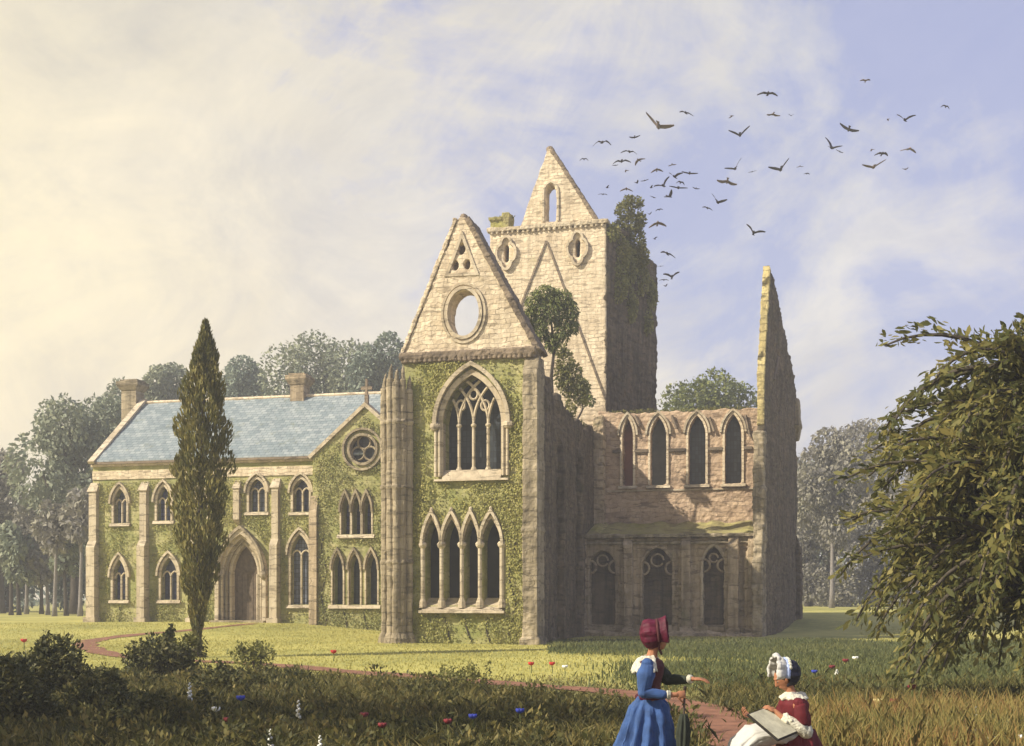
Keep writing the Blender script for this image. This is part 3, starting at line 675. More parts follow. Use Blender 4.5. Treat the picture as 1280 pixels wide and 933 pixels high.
for i in range(n):
    for k in range(3): a = i*4+k; fs += [(a, a+1, a+5, a+4), ((n+1)*4+a, (n+1)*4+a+4, (n+1)*4+a+5, (n+1)*4+a+1)]
b.add(vs, fs); b.build('lean_to_ledge', M_ledge, CH)
b = MB(); b.box(FB, aL0-0.3, aR+0.4, -0.85, -0.56, -0.3, 0.22); b.box(FB, aL0+3.2, aR+0.25, -1.2, -0.86, -0.3, 0.12); b.build('plinth', M_aisle, CH)
f2 = Fr(FA.w(aR, av, 0)[:2], FS.u)
b = MB(); b.prism(f2, [[(0.05, -0.2), (3.4, -0.2), (3.4, zb), (0.05, az_)]], 0.0, 0.6); b.build('aisle_end_wall', M_shaderubble, CH)

# ================================================================== EAST GABLE STUMP
p0 = FA.w(8.50, 11.0, 0)[:2]; p1 = (16.15, 68.0)
FG = Fr(p0, (p1[0]-p0[0], p1[1]-p0[1])); GL = math.hypot(p1[0]-p0[0], p1[1]-p0[1])
EG = root('ruined_gable_wall', 'tall pointed remnant of a ruined gable at the right end of the church', 'church ruin', FG, GL/2, 0.5, 0.2)
ta = FG.a(964); zap = FG.px(964, 338)[1]; ze = FG.px(999, 535)[1]
z0_ = FG.px(947, 515)[1]
prof = [(0, -0.3), (GL, -0.3), (GL, ze-0.6), (GL+0.05, ze+0.3), (GL-1.2, FG.px(992, 470)[1]), (FG.a(985), FG.px(985, 433)[1]), (FG.a(978), FG.px(978, 398)[1]), (ta+0.25, zap), (ta-0.35, zap+0.05), (FG.a(961), FG.px(961, 372)[1]), (FG.a(958), FG.px(958, 420)[1]), (FG.a(955.5), FG.px(955, 470)[1]), (0, z0_)]
b = MB(); b.prism(FG, [rough(prof, 0.4, 0.06, skip=(0,))], 0.0, 0.30); b.build('wall', M_shaderubble, EG)
b = MB()   # edge stones, coloured paler to carry the sunlight on this edge
edge = [(ta-0.35, zap+0.1), (FG.a(961), FG.px(961, 372)[1]), (FG.a(958), FG.px(958, 420)[1]), (FG.a(955.5), FG.px(955, 470)[1]), (0, z0_), (0.0, z0_-0.6)]
ed = []
for i in range(len(edge)-1):
    n = max(2, int(math.hypot(edge[i+1][0]-edge[i][0], edge[i+1][1]-edge[i][1])/0.45))
    ed += [(edge[i][0]+(edge[i+1][0]-edge[i][0])*j/n+random.uniform(-.04, .04), edge[i][1]+(edge[i+1][1]-edge[i][1])*j/n) for j in range(n)]
b.band(FG, ed, 0.1, 0.10, -0.01, 0.33); b.build('edge_stones', M_yellow, EG)
b = MB(); b.box(FG, -0.25, 0.3, -0.06, 0.48, -0.3, z0_-0.6); b.frus(FG, (-0.9, -0.25, -0.02, 0.44, -0.3), (-0.5, -0.25, -0.02, 0.44, 5.2)); b.build('edge_buttress', M_pier, EG)
b = MB(); b.box(FG, GL-1.0, GL+0.35, -0.25, 0.7, ze-0.2, ze+1.4, 0.12); b.frus(FG, (GL-0.6, GL+0.1, -0.12, 0.6, ze-0.9), (GL-0.8, GL+0.3, -0.22, 0.68, ze-0.2)); b.build('kneeler', M_pier, EG)
b = MB(); b.box(FG, GL-0.5, GL+0.25, -0.3, 0.8, -0.3, 4.5); b.frus(FG, (GL-0.5, GL+0.25, -0.3, 0.8, 4.5), (GL-0.5, GL+0.05, -0.03, 0.6, 5.3)); b.build('end_buttress', M_shaderubble, EG)
b = MB(); b.tube([FG.w(*(FG.a(972), -0.05, FG.px(972, 447)[1])), FG.w(FG.a(966), -0.06, FG.px(966, 475)[1])], 0.06, 6); b.build('broken_moulding', M_cope, EG)

# ================================================================== CHAPTER BLOCK (small gabled block)
bv = 11.7
FK = FA.shifted(0, bv)
kl, kr = FK.a(391), FK.a(524); kz = FK.px(391, 571)[1]; kap = FK.px(457.5, 510)
KB = root('gabled_chapter_house', 'green mossy gabled block with rose window left of the ruined transept', 'building', FK, (kl+kr)/2, 3, 0.25)
kc = (kl+kr)/2; kz0 = 0.0
rose = FK.px(454, 562); rr = 20/1500*60
tw_z0, tw_zs, tw_za = FK.px(450, 668)[1], FK.px(450, 640)[1], FK.px(450, 620)[1]
ups = [(427, 438), (440.5, 451), (453.5, 464.5)]
los = [(416, 429), (436.5, 450.5), (458, 472)]
kh = [ell(rose[0], rose[1], rr, rr)]+[gothic(FK.a(a), FK.a(c), tw_z0, tw_zs, tw_za, 6) for a, c in ups]
lw_z0, lw_zs, lw_za = FK.px(450, 756)[1], FK.px(450, 712)[1], FK.px(450, 692)[1]
kh += [gothic(FK.a(a), FK.a(c), lw_z0, lw_zs, lw_za, 6) for a, c in los]
b = MB(); b.prism(FK, [[(kl, kz0-0.4), (kr, kz0-0.4), (kr, kz), (kc, kap[1]), (kl, kz)]]+kh, 0, 0.7); b.build('front_wall', M_mossy, KB)
b = MB(); b.band(FK, [(kr+0.1, kz-0.05), (kc, kap[1]+0.12), (kl-0.15, kz-0.08)], 0.06, 0.12, -0.15, 0.75); b.build('coping', M_dress, KB)
b = MB(); b.box(FK, kc-0.09, kc+0.09, 0.1, 0.3, kap[1]+0.1, kap[1]+0.7); b.box(FK, kc-0.06, kc+0.06, 0.12, 0.26, kap[1]+0.7, kap[1]+1.5); b.box(FK, kc-0.3, kc+0.3, 0.13, 0.25, kap[1]+0.95, kap[1]+1.12); b.build('gable_cross', M_cope, KB)
q = MB(); q.band(FK, ell(rose[0], rose[1], rr+0.02, rr+0.02, 30), 0.13, 0.0, -0.16, 0.3, True); q.band(FK, ell(rose[0], rose[1], rr+0.24, rr+0.24, 30), 0.06, 0.05, -0.22, 0.0, True); ro = q.build('rose_window', M_pier, KB)
q = MB()
for k in range(3):
    t = math.pi/2+k*2*math.pi/3; q.tube([FK.w(p[0], 0.15, p[1]) for p in ell(rose[0]+0.38*math.cos(t), rose[1]+0.38*math.sin(t), 0.34, 0.34, 14)+[ell(rose[0]+0.38*math.cos(t), rose[1]+0.38*math.sin(t), 0.34, 0.34, 14)[0]]], 0.055, 6)
q.build('tracery', M_pier, ro)
q = MB(); q.prism(FK, [ell(rose[0], rose[1], rr+0.02, rr+0.02)], 0.45, 0.49); q.build('pane_or_shade_sheet', M_glassdark, ro)
for nm, lst, z0, zs, za, gm in (('upper_window', ups, tw_z0, tw_zs, tw_za, M_glassblue), ('lower_window', los, lw_z0, lw_zs, lw_za, M_glassdark)):
    q = MB()
    for x0, x1 in lst: q.band(FK, arch_path(FK.a(x0), FK.a(x1), zs, za, 6, z0), 0.0, 0.08, -0.07, 0.25)
    wo = q.build(nm, M_dress, KB); q = MB()
    for x0, x1 in lst: q.band(FK, arch_path(FK.a(x0)-0.07, FK.a(x1)+0.07, zs, za+0.25, 6), 0.05, 0.05, -0.2, 0)
    q.build('hood_mould', M_pier, wo)
    q = MB(); q.frus(FK, (FK.a(lst[0][0])-0.2, FK.a(lst[-1][1])+0.2, -0.22, 0.3, z0-0.2), (FK.a(lst[0][0])-0.2, FK.a(lst[-1][1])+0.2, -0.12, 0.3, z0-0.02)); q.build('sill', M_dress, wo)
    q = MB(); q.prism(FK, [[(FK.a(lst[0][0])-0.1, z0), (FK.a(lst[-1][1])+0.1, z0), (FK.a(lst[-1][1])+0.1, za), (FK.a(lst[0][0])-0.1, za)]], 0.71, 0.74); q.build('pane_or_shade_sheet', gm, wo)
def gabled_roof(fr, a0, a1, d0, d1, zl, zr, mat, parent, along='d', name='roof', ov=0.15):
    b = MB(); m = (a0+a1)/2
    b.prism(fr, [[(a0-ov, zl-0.1), (a0-ov, zl+0.05), (m, zr+0.05), (a1+ov, zl+0.05), (a1+ov, zl-0.1), (m, zr-0.1)]], d0, d1); return b.build(name, mat, parent)
gabled_roof(FK, kl, kr, 0.76, 11, kz-0.05, kap[1]-0.08, M_slate, KB)
b = MB(); b.box(FK, kl, kl+0.6, 0.71, 10.5, 0, kz-0.2); b.box(FK, kr-0.6, kr, 0.71, 10.5, 0, kz-0.2); b.box(FK, kl+0.6, kr-0.6, 9.9, 10.5, 0, kz); b.build('side_wall', M_mossy, KB)
b = MB(); b.box(FK, kl-0.12, kl+0.3, -0.25, 0.0, 0, FK.px(391, 640)[1]); b.frus(FK, (kl-0.12, kl+0.3, -0.25, 0.0, FK.px(391, 640)[1]), (kl-0.12, kl+0.3, -0.02, 0, FK.px(391, 620)[1])); b.build('buttress', M_aisle, KB)

# ================================================================== SLATE-ROOFED WING
wv = 12.1
FW = FA.shifted(0, wv)
wl, wr = FW.a(116), kl-0.14; wz = FW.px(250, 577)[1]; DEP = 10.0; wrz = 13.0
WI = root('slate_roofed_wing', 'long two storey wing with blue slate roof, ivy walls and arched doorway', 'building', FW, (wl+wr)/2, 4, 0.45)
def ww(x0, x1, y0, ys, ya): return (FW.a(x0), FW.a(x1), FW.px((x0+x1)/2, y0)[1], FW.px((x0+x1)/2, ys)[1], FW.px((x0+x1)/2, ya)[1])
wins = [(ww(143, 159, 654, 630, 611), 'u'), (ww(197, 214, 651, 628, 608), 'u'), (ww(312, 332, 640, 616, 599), 'u'), (ww(367, 387, 640, 616, 599), 'u'),
        (ww(142, 158, 750, 722, 699), 'l'), (ww(202, 222, 750, 720, 697), 'l'), (ww(364, 387, 756, 694, 668), 'l'), (ww(238, 258, 646, 624, 606), 'u')]
por = ww(276, 330, 777, 718, 668)
wh = [gothic(*w[0]) for w in wins]+[gothic(por[0], por[1], por[2], por[3], por[4], 10)]
b = MB(); b.prism(FW, [[(wl, -0.2), (wr, -0.2), (wr, wz-0.15), (wl, wz-0.15)]]+wh, 0, 0.7); b.build('front_wall', M_mossy, WI)
for (a0, a1, z0, zs, za), k in wins:
    q = MB(); q.band(FW, arch_path(a0, a1, zs, za, 8, z0), 0.0, 0.12, -0.10, 0.25); wo = q.build('window', M_dress, WI)
    q = MB(); q.band(FW, arch_path(a0-0.2, a1+0.2, zs, za+0.3, 8), 0.05, 0.06, -0.2, 0); q.build('hood_mould', M_dress, wo)
    q = MB(); q.frus(FW, (a0-0.22, a1+0.22, -0.2, 0.3, z0-0.18), (a0-0.22, a1+0.22, -0.12, 0.3, z0-0.02)); q.build('sill', M_dress, wo)
    m = (a0+a1)/2; q = MB(); q.tube([FW.w(m, 0.16, z0), FW.w(m, 0.16, zs-0.05)], 0.055, 8)
    q.build('mullion', M_dress, wo); q = MB()
    for sgn in (-1, 1):
        q.tube([FW.w(p[0], 0.16, p[1]) for p in arc((m, zs-0.05), (m+sgn*(a1-a0)/4, zs+0.25), 0, 5)], 0.05, 6)
        q.tube([FW.w(p[0], 0.16, p[1]) for p in arc((m+sgn*(a1-a0)/2*0.97, zs-0.05), (m+sgn*(a1-a0)/4, zs+0.25), 0, 5)], 0.05, 6)
    q.build('tracery', M_dress, wo)
    q = MB(); q.prism(FW, [gothic(a0-0.02, a1+0.02, z0, zs, za+0.02)], 0.36, 0.40); q.build('pane_or_shade_sheet', random.choice(M_GL), wo)
# portal: stepped orders + oak door
a0, a1, z0, zs, za = por
q = MB(); q.band(FW, arch_path(a0, a1, zs, za, 12, z0), 0.0, 0.22, -0.28, 0.2); po = q.build('doorway', M_dress, WI)
for k in range(1, 4):
    e = 0.17*k; q = MB(); q.band(FW, arch_path(a0+e, a1-e, zs, za-e*1.1, 12, z0), 0.0, 0.17, -0.2+0.16*k, 0.05+0.2*k)
    for s_ in (a0+e-0.05, a1-e+0.05): q.tube([FW.w(s_, -0.26+0.16*k, z0), FW.w(s_, -0.26+0.16*k, zs)], 0.07, 8)
    q.build('order', M_dress if k != 2 else M_pier, po)
q = MB(); q.band(FW, arch_path(a0-0.1, a1+0.1, zs, za+0.35, 12), 0.06, 0.08, -0.38, 0)
for s_ in (a0-0.1, a1+0.1): q.ball(FW.w(s_, -0.3, zs-0.05), (0.22, 0.2, 0.24), 7, 5)
q.build('hood_mould', M_pier, po)
q = MB(); q.prism(FW, [gothic(a0+0.5, a1-0.5, z0, zs, za-0.6, 8)], 0.62, 0.69)
for i in range(5):
    s_ = a0+0.62+i*(a1-a0-1.24)/4; q.box(FW, s_-0.02, s_+0.02, 0.60, 0.619, z0+0.02, zs)
q.build('door', M_wood, po)
q = MB(); q.box(FW, a0-0.3, a1+0.3, -0.7, -0.05, 0.0, z0+0.06); q.build('step', M_pier, po)
# eaves band
b = MB(); b.box(FW, wl-0.05, wr, -0.12, 0.7, wz-0.149, wz+0.05); b.box(FW, wl, wr, -0.06, -0.001, FW.px(250, 597)[1], FW.px(250, 586)[1]); b.build('eaves_band', M_cream, WI)
b = MB(); b.box(FW, wl-0.03, wr, -0.26, -0.12, wz-0.03, wz+0.09); b.build('gutter', M_cope, WI)
def wbutt(px_, wd, proj, z1, z2, mat):
    a = FW.a(px_); q = MB()
    q.box(FW, a-wd/2, a+wd/2, -proj, 0, -0.2, z1); q.frus(FW, (a-wd/2, a+wd/2, -proj, 0, z1), (a-wd/2, a+wd/2, -proj*0.55, 0, z1+0.35))
    q.box(FW, a-wd/2+0.03, a+wd/2-0.03, -proj*0.55, 0, z1+0.35, z2); q.frus(FW, (a-wd/2-0.05, a+wd/2+0.05, -proj*0.7, 0, z2), (a-wd/2, a+wd/2, -0.02, 0, z2+0.5))
    q.box(FW, a-wd/2-0.1, a+wd/2+0.1, -proj-0.12, 0, -0.2, 0.75); q.build('buttress', mat, WI)
z1_ = FW.px(182, 684)[1]; z2_ = FW.px(182, 614)[1]
wbutt(119, 0.5, 0.5, z1_, z2_, M_dress); wbutt(182, 0.45, 0.55, z1_, z2_, M_dress); wbutt(245, 0.4, 0.5, z1_, z2_, M_dress); wbutt(346, 0.42, 0.5, z1_, z2_, M_dress)
a = FW.a(298); q = MB(); q.box(FW, a-0.17, a+0.17, -0.3, 0, FW.px(298, 650)[1], z2_); q.frus(FW, (a-0.22, a+0.22, -0.36, 0, z2_), (a-0.17, a+0.17, -0.02, 0, z2_+0.45)); q.frus(FW, (a-0.1, a+0.1, -0.06, 0, FW.px(298, 656)[1]), (a-0.17, a+0.17, -0.3, 0, FW.px(298, 650)[1])); q.build('buttress', M_dress, WI)
# roof: ridge along the wing
FWs = Fr(FW.w(wl, 0, 0)[:2], FS.u)       # a along depth
b = MB(); b.prism(FWs, [[(-0.22, wz), (-0.22, wz+0.16), (DEP/2, wrz+0.14), (DEP+0.2, wz+0.16), (DEP+0.2, wz), (DEP/2, wrz-0.06)]], -(wr-wl)-2.8, -0.18); rf = b.build('roof', M_slate, WI)
def chim(px_, wd, z0, z1, nm):
    a = FW.a(px_, DEP/2); q = MB(); c = DEP/2
    q.box(FW, a-wd/2, a+wd/2, c-0.45, c+0.45, z0, z1); q.frus(FW, (a-wd/2-0.04, a+wd/2+0.04, c-0.5, c+0.5, z1), (a-wd/2-0.22, a+wd/2+0.22, c-0.66, c+0.66, z1+0.3)); q.box(FW, a-wd/2-0.22, a+wd/2+0.22, c-0.66, c+0.66, z1+0.3, z1+0.5)
    q.box(FW, a-wd/2-0.08, a+wd/2+0.08, c-0.5, c+0.5, z1+0.5, z1+0.62)
    q.build('chimney', M_pier if nm else M_aisle, rf)
chim(166, 0.95, wrz-1.0, wrz+0.85, 1); chim(375, 0.8, wrz-0.8, wrz+0.75, 0)
b = MB(); b.prism(FWs, [[(0.71, -0.2), (DEP, -0.2), (DEP, wz), (DEP/2, wrz-0.1), (0.71, wz+0.45)]], -0.6, -0.03); b.build('gable_wall', M_dress, WI)
b = MB(); b.band(FWs, [(DEP+0.3, wz+0.05), (DEP/2, wrz+0.22), (-0.32, wz+0.02)], 0.02, 0.13, -0.30, 0.08); b.build('coping', M_dress, WI)
b = MB(); b.prism(FWs, [[(DEP-0.6, -0.2), (DEP-0.01, -0.2), (DEP-0.01, wz), (DEP-0.6, wz)]], -(wr-wl), -0.61); b.build('rear_wall', M_mossy, WI)
b = MB()
for i in range(26):
    a = wl+0.2+i*(wr+2.6-wl)/26; b.tube([FW.w(a, DEP/2, wrz+0.14), FW.w(a+0.6, DEP/2, wrz+0.14)], 0.11, 8)
b.build('ridge_tile', M_cream, rf)

# ================================================================== EROSION: uneven, chipped masonry
TX = []
for sz in (0.9, 0.22):
    tx = bpy.data.textures.new('erosion', 'CLOUDS'); tx.noise_scale = sz; tx.noise_depth = 3; TX.append(tx)
def erode(o, vox, big, small):
    m = o.modifiers.new('remesh', 'REMESH'); m.mode = 'VOXEL'; m.voxel_size = vox; m.use_smooth_shade = False
    for tx, st in zip(TX, (big, small)):
        d = o.modifiers.new('wear', 'DISPLACE'); d.texture = tx; d.strength = st; d.mid_level = 0.5; d.texture_coords = 'LOCAL'
erode(rf, 0.08, 0.10, 0.03)
for rt_ in (TR, TO, CH, EG):
    for o in list(rt_.children):
        nm = o.name.split('.')[0]
        if nm in ('gable', 'top_gable'): erode(o, 0.05, 0.09, 0.045)
        elif nm in ('coping', 'cornice', 'broken_parapet', 'broken_finial', 'edge_stones', 'kneeler'): erode(o, 0.045, 0.10, 0.10)
        elif nm in ('side_wall', 'wall', 'side_buttress', 'edge_buttress', 'end_buttress', 'aisle_end_wall', 'respond_pier', 'plinth'): erode(o, 0.07, 0.22, 0.16)
        elif nm in ('lancet_wall', 'aisle_wall', 'buttress', 'arched_recess'): erode(o, 0.05, 0.08, 0.09)
        elif nm == 'front_wall' and rt_ is TO: erode(o, 0.07, 0.07, 0.03)
        elif nm == 'clustered_buttress':
            for c in o.children: erode(c, 0.03, 0.05, 0.05)

# ================================================================== IVY ON THE WALLS
def ivy(name, label, fr, poly, holes, n, size, mat, thr=0.45, doff=0.02, group=None, dens=0.5):
    xs = [p[0] for p in poly]; zs = [p[1] for p in poly]; C = []
    from mathutils import noise as mn
    while n > 0:
        n -= 1
        a = random.uniform(min(xs), max(xs)); z = random.uniform(min(zs), max(zs))
        if not inside(poly, a, z): continue
        if any(inside(h, a, z) for h in holes): continue
        v = mn.noise(Vector((a*0.55, z*0.4, thr*10)))*0.4+mn.noise(Vector((a*2.1, z*1.7, 3)))*0.2+0.5
        if random.random() > min(1.0, max(0.10, (v-thr+0.12)*4)): continue
        C.append(fr.w(a, -doff-0.05-random.random()*0.14*(0.2+v), z))
    C = np.array(C); k = len(C)
    r = thing(name, label, 'ivy', fr.w((min(xs)+max(xs))/2, -0.1, min(zs)), fr.ang(), group)
    D = rng.normal(size=(k, 3))*0.45+np.array([fr.u[0]*0.1, fr.u[1]*0.1, -0.8])
    nr = np.array([-fr.n[0]-0.35*fr.u[0], -fr.n[1]-0.35*fr.u[1], 0.5])+rng.normal(size=(k, 3))*0.28
    L = size*rng.uniform(0.6, 1.4, k)
    sd = unit(np.cross(unit(D), unit(nr)))
    V = np.stack([C-unit(D)*L[:, None]/2, C+sd*L[:, None]*0.42, C+unit(D)*L[:, None]/2, C-sd*L[:, None]*0.42], 1)
    quads('foliage', V, mat, r)
    b = MB()
    for i in range(5):
        a = min(xs)+(i+0.5)/5*(max(xs)-min(xs))
        pts = [fr.w(a+0.15*math.sin(j*1.3+i), -0.03, min(zs)+j*0.5) for j in range(int((max(zs)-min(zs))*0.5/0.5))]
        pts = [p for p in pts]
        ok = [not any(inside(h, a+0.15*math.sin(j*1.3+i), min(zs)+j*0.5) for h in holes) for j in range(len(pts))]
        run = []
        for p, o_ in zip(pts, ok):
            if not o_: break
            run.append(p)
        if len(run) > 2: b = MB(); b.tube(run, 0.03, 5); b.build('stem', M_bark, r)
def grow(x0, x1, z0, zs, za, g): return gothic(x0-g, x1+g, z0-g, zs, za+g*1.3, 8)
ivy('ivy', 'yellow green ivy covering the transept front around its windows', FA, [(FA.a(517), 0.05), (FA.a(654), 0.05), (FA.a(654), zc-0.2), (FA.a(517), zc-0.2)],
    [grow(u_a0-0.22, u_a1+0.22, u_z0-0.1, u_zs, u_za+0.3, 0.14), [(FA.a(524), l_z0-0.34), (FA.a(634), l_z0-0.34), (FA.a(634), l_zs), (FA.a(524), l_zs)]]+[grow(FA.a(x0_)-0.08, FA.a(x1_)+0.08, l_z0, l_zs, l_za+0.36, 0.09) for x0_, x1_ in lx], 26000, 0.085, L_ivy, 0.46)
ivy('ivy', 'olive green ivy over the small chapter house gable front', FK, [(kl+0.05, 0.1), (kr, 0.1), (kr, kz-0.1), (kc, kap[1]-0.35), (kl+0.05, kz-0.2)],
    [ell(rose[0], rose[1], rr+0.3, rr+0.3), grow(FK.a(ups[0][0]), FK.a(ups[-1][1]), tw_z0-0.1, tw_zs+0.1, tw_za+0.35, 0.16), grow(FK.a(los[0][0]), FK.a(los[-1][1]), lw_z0-0.1, lw_zs+0.1, lw_za+0.35, 0.16)], 19000, 0.085, L_ivydark, 0.45)
hs = [grow(*w[0], 0.26) for w in wins]+[grow(*por, 0.45)]
for px_ in (119, 182, 245, 346): a = FW.a(px_); hs.append([(a-0.3, 0), (a+0.3, 0), (a+0.3, z2_+0.4), (a-0.3, z2_+0.4)])
ivy('ivy', 'bright mossy ivy spread over the long slate roofed wing', FW, [(wl+0.3, 0.3), (wr, 0.3), (wr, FW.px(250, 600)[1]), (wl+0.3, FW.px(250, 600)[1])], hs, 34000, 0.085, L_ivy, 0.47)

# ================================================================== TREES
def tree(name, label, x, y, trunk_h, lumps, n, size, mat, bark=M_bark, tr=0.25, group=None, cat='tree', droop=0.3, limbs=True, asp=0.55, rmin=0.5):
    z = ground_z(x, y); r = thing(name, label, cat, (x, y, z), 0, group)
    b = MB(); top = max(l[0][2] for l in lumps)
    sway = [random.uniform(-0.2, 0.2) for _ in range(2)]
    zs_ = np.linspace(-0.2, max(trunk_h, top-z), 9)
    b.tube([(x+sway[0]*(i/4), y+sway[1]*(i/4), z+h) for i, h in enumerate(zs_)], [tr*(1.35 if i == 0 else 1-0.1*i) for i in range(9)], 8)
    if limbs:
        for c, rad in lumps:
            h = z+trunk_h*random.uniform(0.75, 1.0); h = min(h, c[2])
            p0 = Vector((x+sway[0], y+sway[1], h)); p1 = Vector(c); m = p0.lerp(p1, 0.5)+Vector((0, 0, 0.08*(p1-p0).length))
            b.tube([p0, m, p1], [tr*0.45, tr*0.3, tr*0.12], 6)
    b.build('trunk', bark, r, smooth=True)
    quads('crown', lump_leaves(lumps, n, size, droop, rmin, asp), mat, r); return r
def crown_at(px0, px1, py0, py1, Y, k=9, flat=0.75):
    """lumps filling the ellipse a crown occupies"""
    cx, cy = (px0+px1)/2, (py0+py1)/2; c = Vector(inv(cx, cy, Y)); rx = (px1-px0)/2/FPX*Y; rz = (py1-py0)/2/FPX*Y
    L = []
    for i in range(k):
        t = 2*math.pi*i/k+random.uniform(-.3, .3); q = random.uniform(0.35, 0.66)
        s_ = random.uniform(0.34, 0.50)
        L.append(((c.x+rx*q*math.cos(t), Y+rx*random.uniform(-0.5, 0.5), c.z+rz*q*math.sin(t)), (rx*s_+0.15, rx*s_*0.9+0.15, min(rz, rx*1.2)*s_*0.95+0.15)))
    L.append(((c.x, Y, c.z), (rx*0.5, rx*0.5, rz*0.5)))
    return L
# left wood
def far(label, px, Y, box, n, size, mat, tr=0.3, k=10, th=6, bark=M_bark, name='broadleaf_tree', droop=0.3):
    x = (px-CX)/FPX*Y
    return tree(name, label, x, Y, th, crown_at(*box, Y, k), int(n*2.6), size*0.68, mat, bark, tr, 'trees beyond the priory', droop=droop)
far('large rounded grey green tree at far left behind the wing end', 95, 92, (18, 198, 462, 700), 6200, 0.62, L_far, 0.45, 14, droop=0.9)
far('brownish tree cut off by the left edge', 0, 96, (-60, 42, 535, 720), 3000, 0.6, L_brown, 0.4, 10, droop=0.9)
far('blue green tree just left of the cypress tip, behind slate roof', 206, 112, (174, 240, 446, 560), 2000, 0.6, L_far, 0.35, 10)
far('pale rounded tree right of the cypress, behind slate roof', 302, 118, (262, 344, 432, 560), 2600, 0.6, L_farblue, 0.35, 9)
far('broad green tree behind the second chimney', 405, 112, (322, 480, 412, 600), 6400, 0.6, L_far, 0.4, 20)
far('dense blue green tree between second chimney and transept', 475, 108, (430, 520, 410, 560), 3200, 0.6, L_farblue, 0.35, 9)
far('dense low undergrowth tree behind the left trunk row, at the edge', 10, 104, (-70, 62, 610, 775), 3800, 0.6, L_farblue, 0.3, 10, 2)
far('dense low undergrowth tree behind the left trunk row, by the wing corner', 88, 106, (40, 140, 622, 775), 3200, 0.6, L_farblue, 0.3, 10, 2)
far('faint low tree above the left chimney', 150, 120, (112, 196, 462, 600), 1900, 0.65, L_far, 0.3, 8)
for i, (px, w, y0, lab) in enumerate(((14, 26, 640, 'leftmost slim tree of the trunk row'), (33, 26, 625, 'slim tree second from left edge in the trunk row'), (52, 28, 640, 'slim tree in middle of the left trunk row'), (68, 26, 615, 'slim dark trunked tree right of the row middle'), (83, 24, 640, 'slim tree second nearest the wing corner'), (100, 26, 600, 'pale trunked slim tree nearest the wing corner'), (24, 26, 650, 'thin dark tree standing behind the left trunk row'), (60, 26, 655, 'thin tree half hidden in the left trunk row'))):
    Y = 84+random.uniform(-3, 8); tree('slim_tree', lab, (px-CX)/FPX*Y, Y, 5.2, crown_at(px-w, px+w, y0, y0+90, Y, 6), 900, 0.5, L_brown if i % 2 else L_far, M_greybark if i % 2 else M_bark, 0.17, 'row of slim trees at the left', limbs=True, droop=0.8)
# right wood
far('tall grey brown tree beside the right gable stump, thin straight trunk', 1040, 104, (992, 1095, 514, 700), 3600, 0.6, L_brown, 0.22, 10, 9, M_greybark, droop=0.9)
far('pale tree right of the ruined gable, half behind another', 1012, 122, (978, 1060, 530, 735), 2600, 0.65, L_far, 0.3, 9, droop=0.8)
far('tallest mauve tree right of the church, against the big leafy tree', 1092, 118, (1040, 1150, 484, 740), 4600, 0.62, L_brown, 0.35, 11, droop=0.9)
far('low spreading russet tree filling the gap right of the gable stump', 1010, 115, (975, 1075, 620, 775), 3000, 0.6, L_brown, 0.3, 10, 2)
far('low spreading tree below the tallest mauve tree', 1100, 117, (1050, 1165, 610, 775), 3200, 0.6, L_brown, 0.3, 10, 2)
far('hazy tree glimpsed through the big leafy tree', 1165, 120, (1112, 1225, 515, 745), 3000, 0.65, L_brown, 0.35, 9)
far('round sunlit tree behind the lancet wall', 886, 92, (824, 950, 450, 610), 4200, 0.5, L_mid, 0.4, 12)
# hedge
hx0, hx1 = inv(985, 757, 126)[0], inv(1330, 757, 126)[0]
hl = [((x, 126+random.uniform(-1, 1), 2.0+random.uniform(0, 0.6)), (2.6, 1.6, 1.9+random.uniform(0, .6))) for x in np.arange(hx0, hx1, 2.2)]
hd = thing('hedge', 'low russet hedge crossing the far field on the right', 'hedge', ((hx0+hx1)/2, 126, 0.8)); quads('foliage', lump_leaves(hl, 3600, 0.5), L_brown, hd)
hb = MB()
for x in np.arange(hx0, hx1, 3): hb.tube([(x, 126, 0.5), (x+0.1, 126, 2.2)], 0.07, 5)
hb.build('stem', M_bark, hd)
# far-off wood
wl_ = []
for x in np.arange(-135, 150, 5.0):
    hgt = random.uniform(3.5, 6.0); Y = 168+random.uniform(-8, 14); wl_.append(((x, Y, hgt*0.9), (4.6, 4, hgt)))
o = quads('distant_wood', lump_leaves(wl_, 9000, 1.0), L_farblue); tag(o, 'far-off wood closing the horizon', 'wood', kind='stuff')

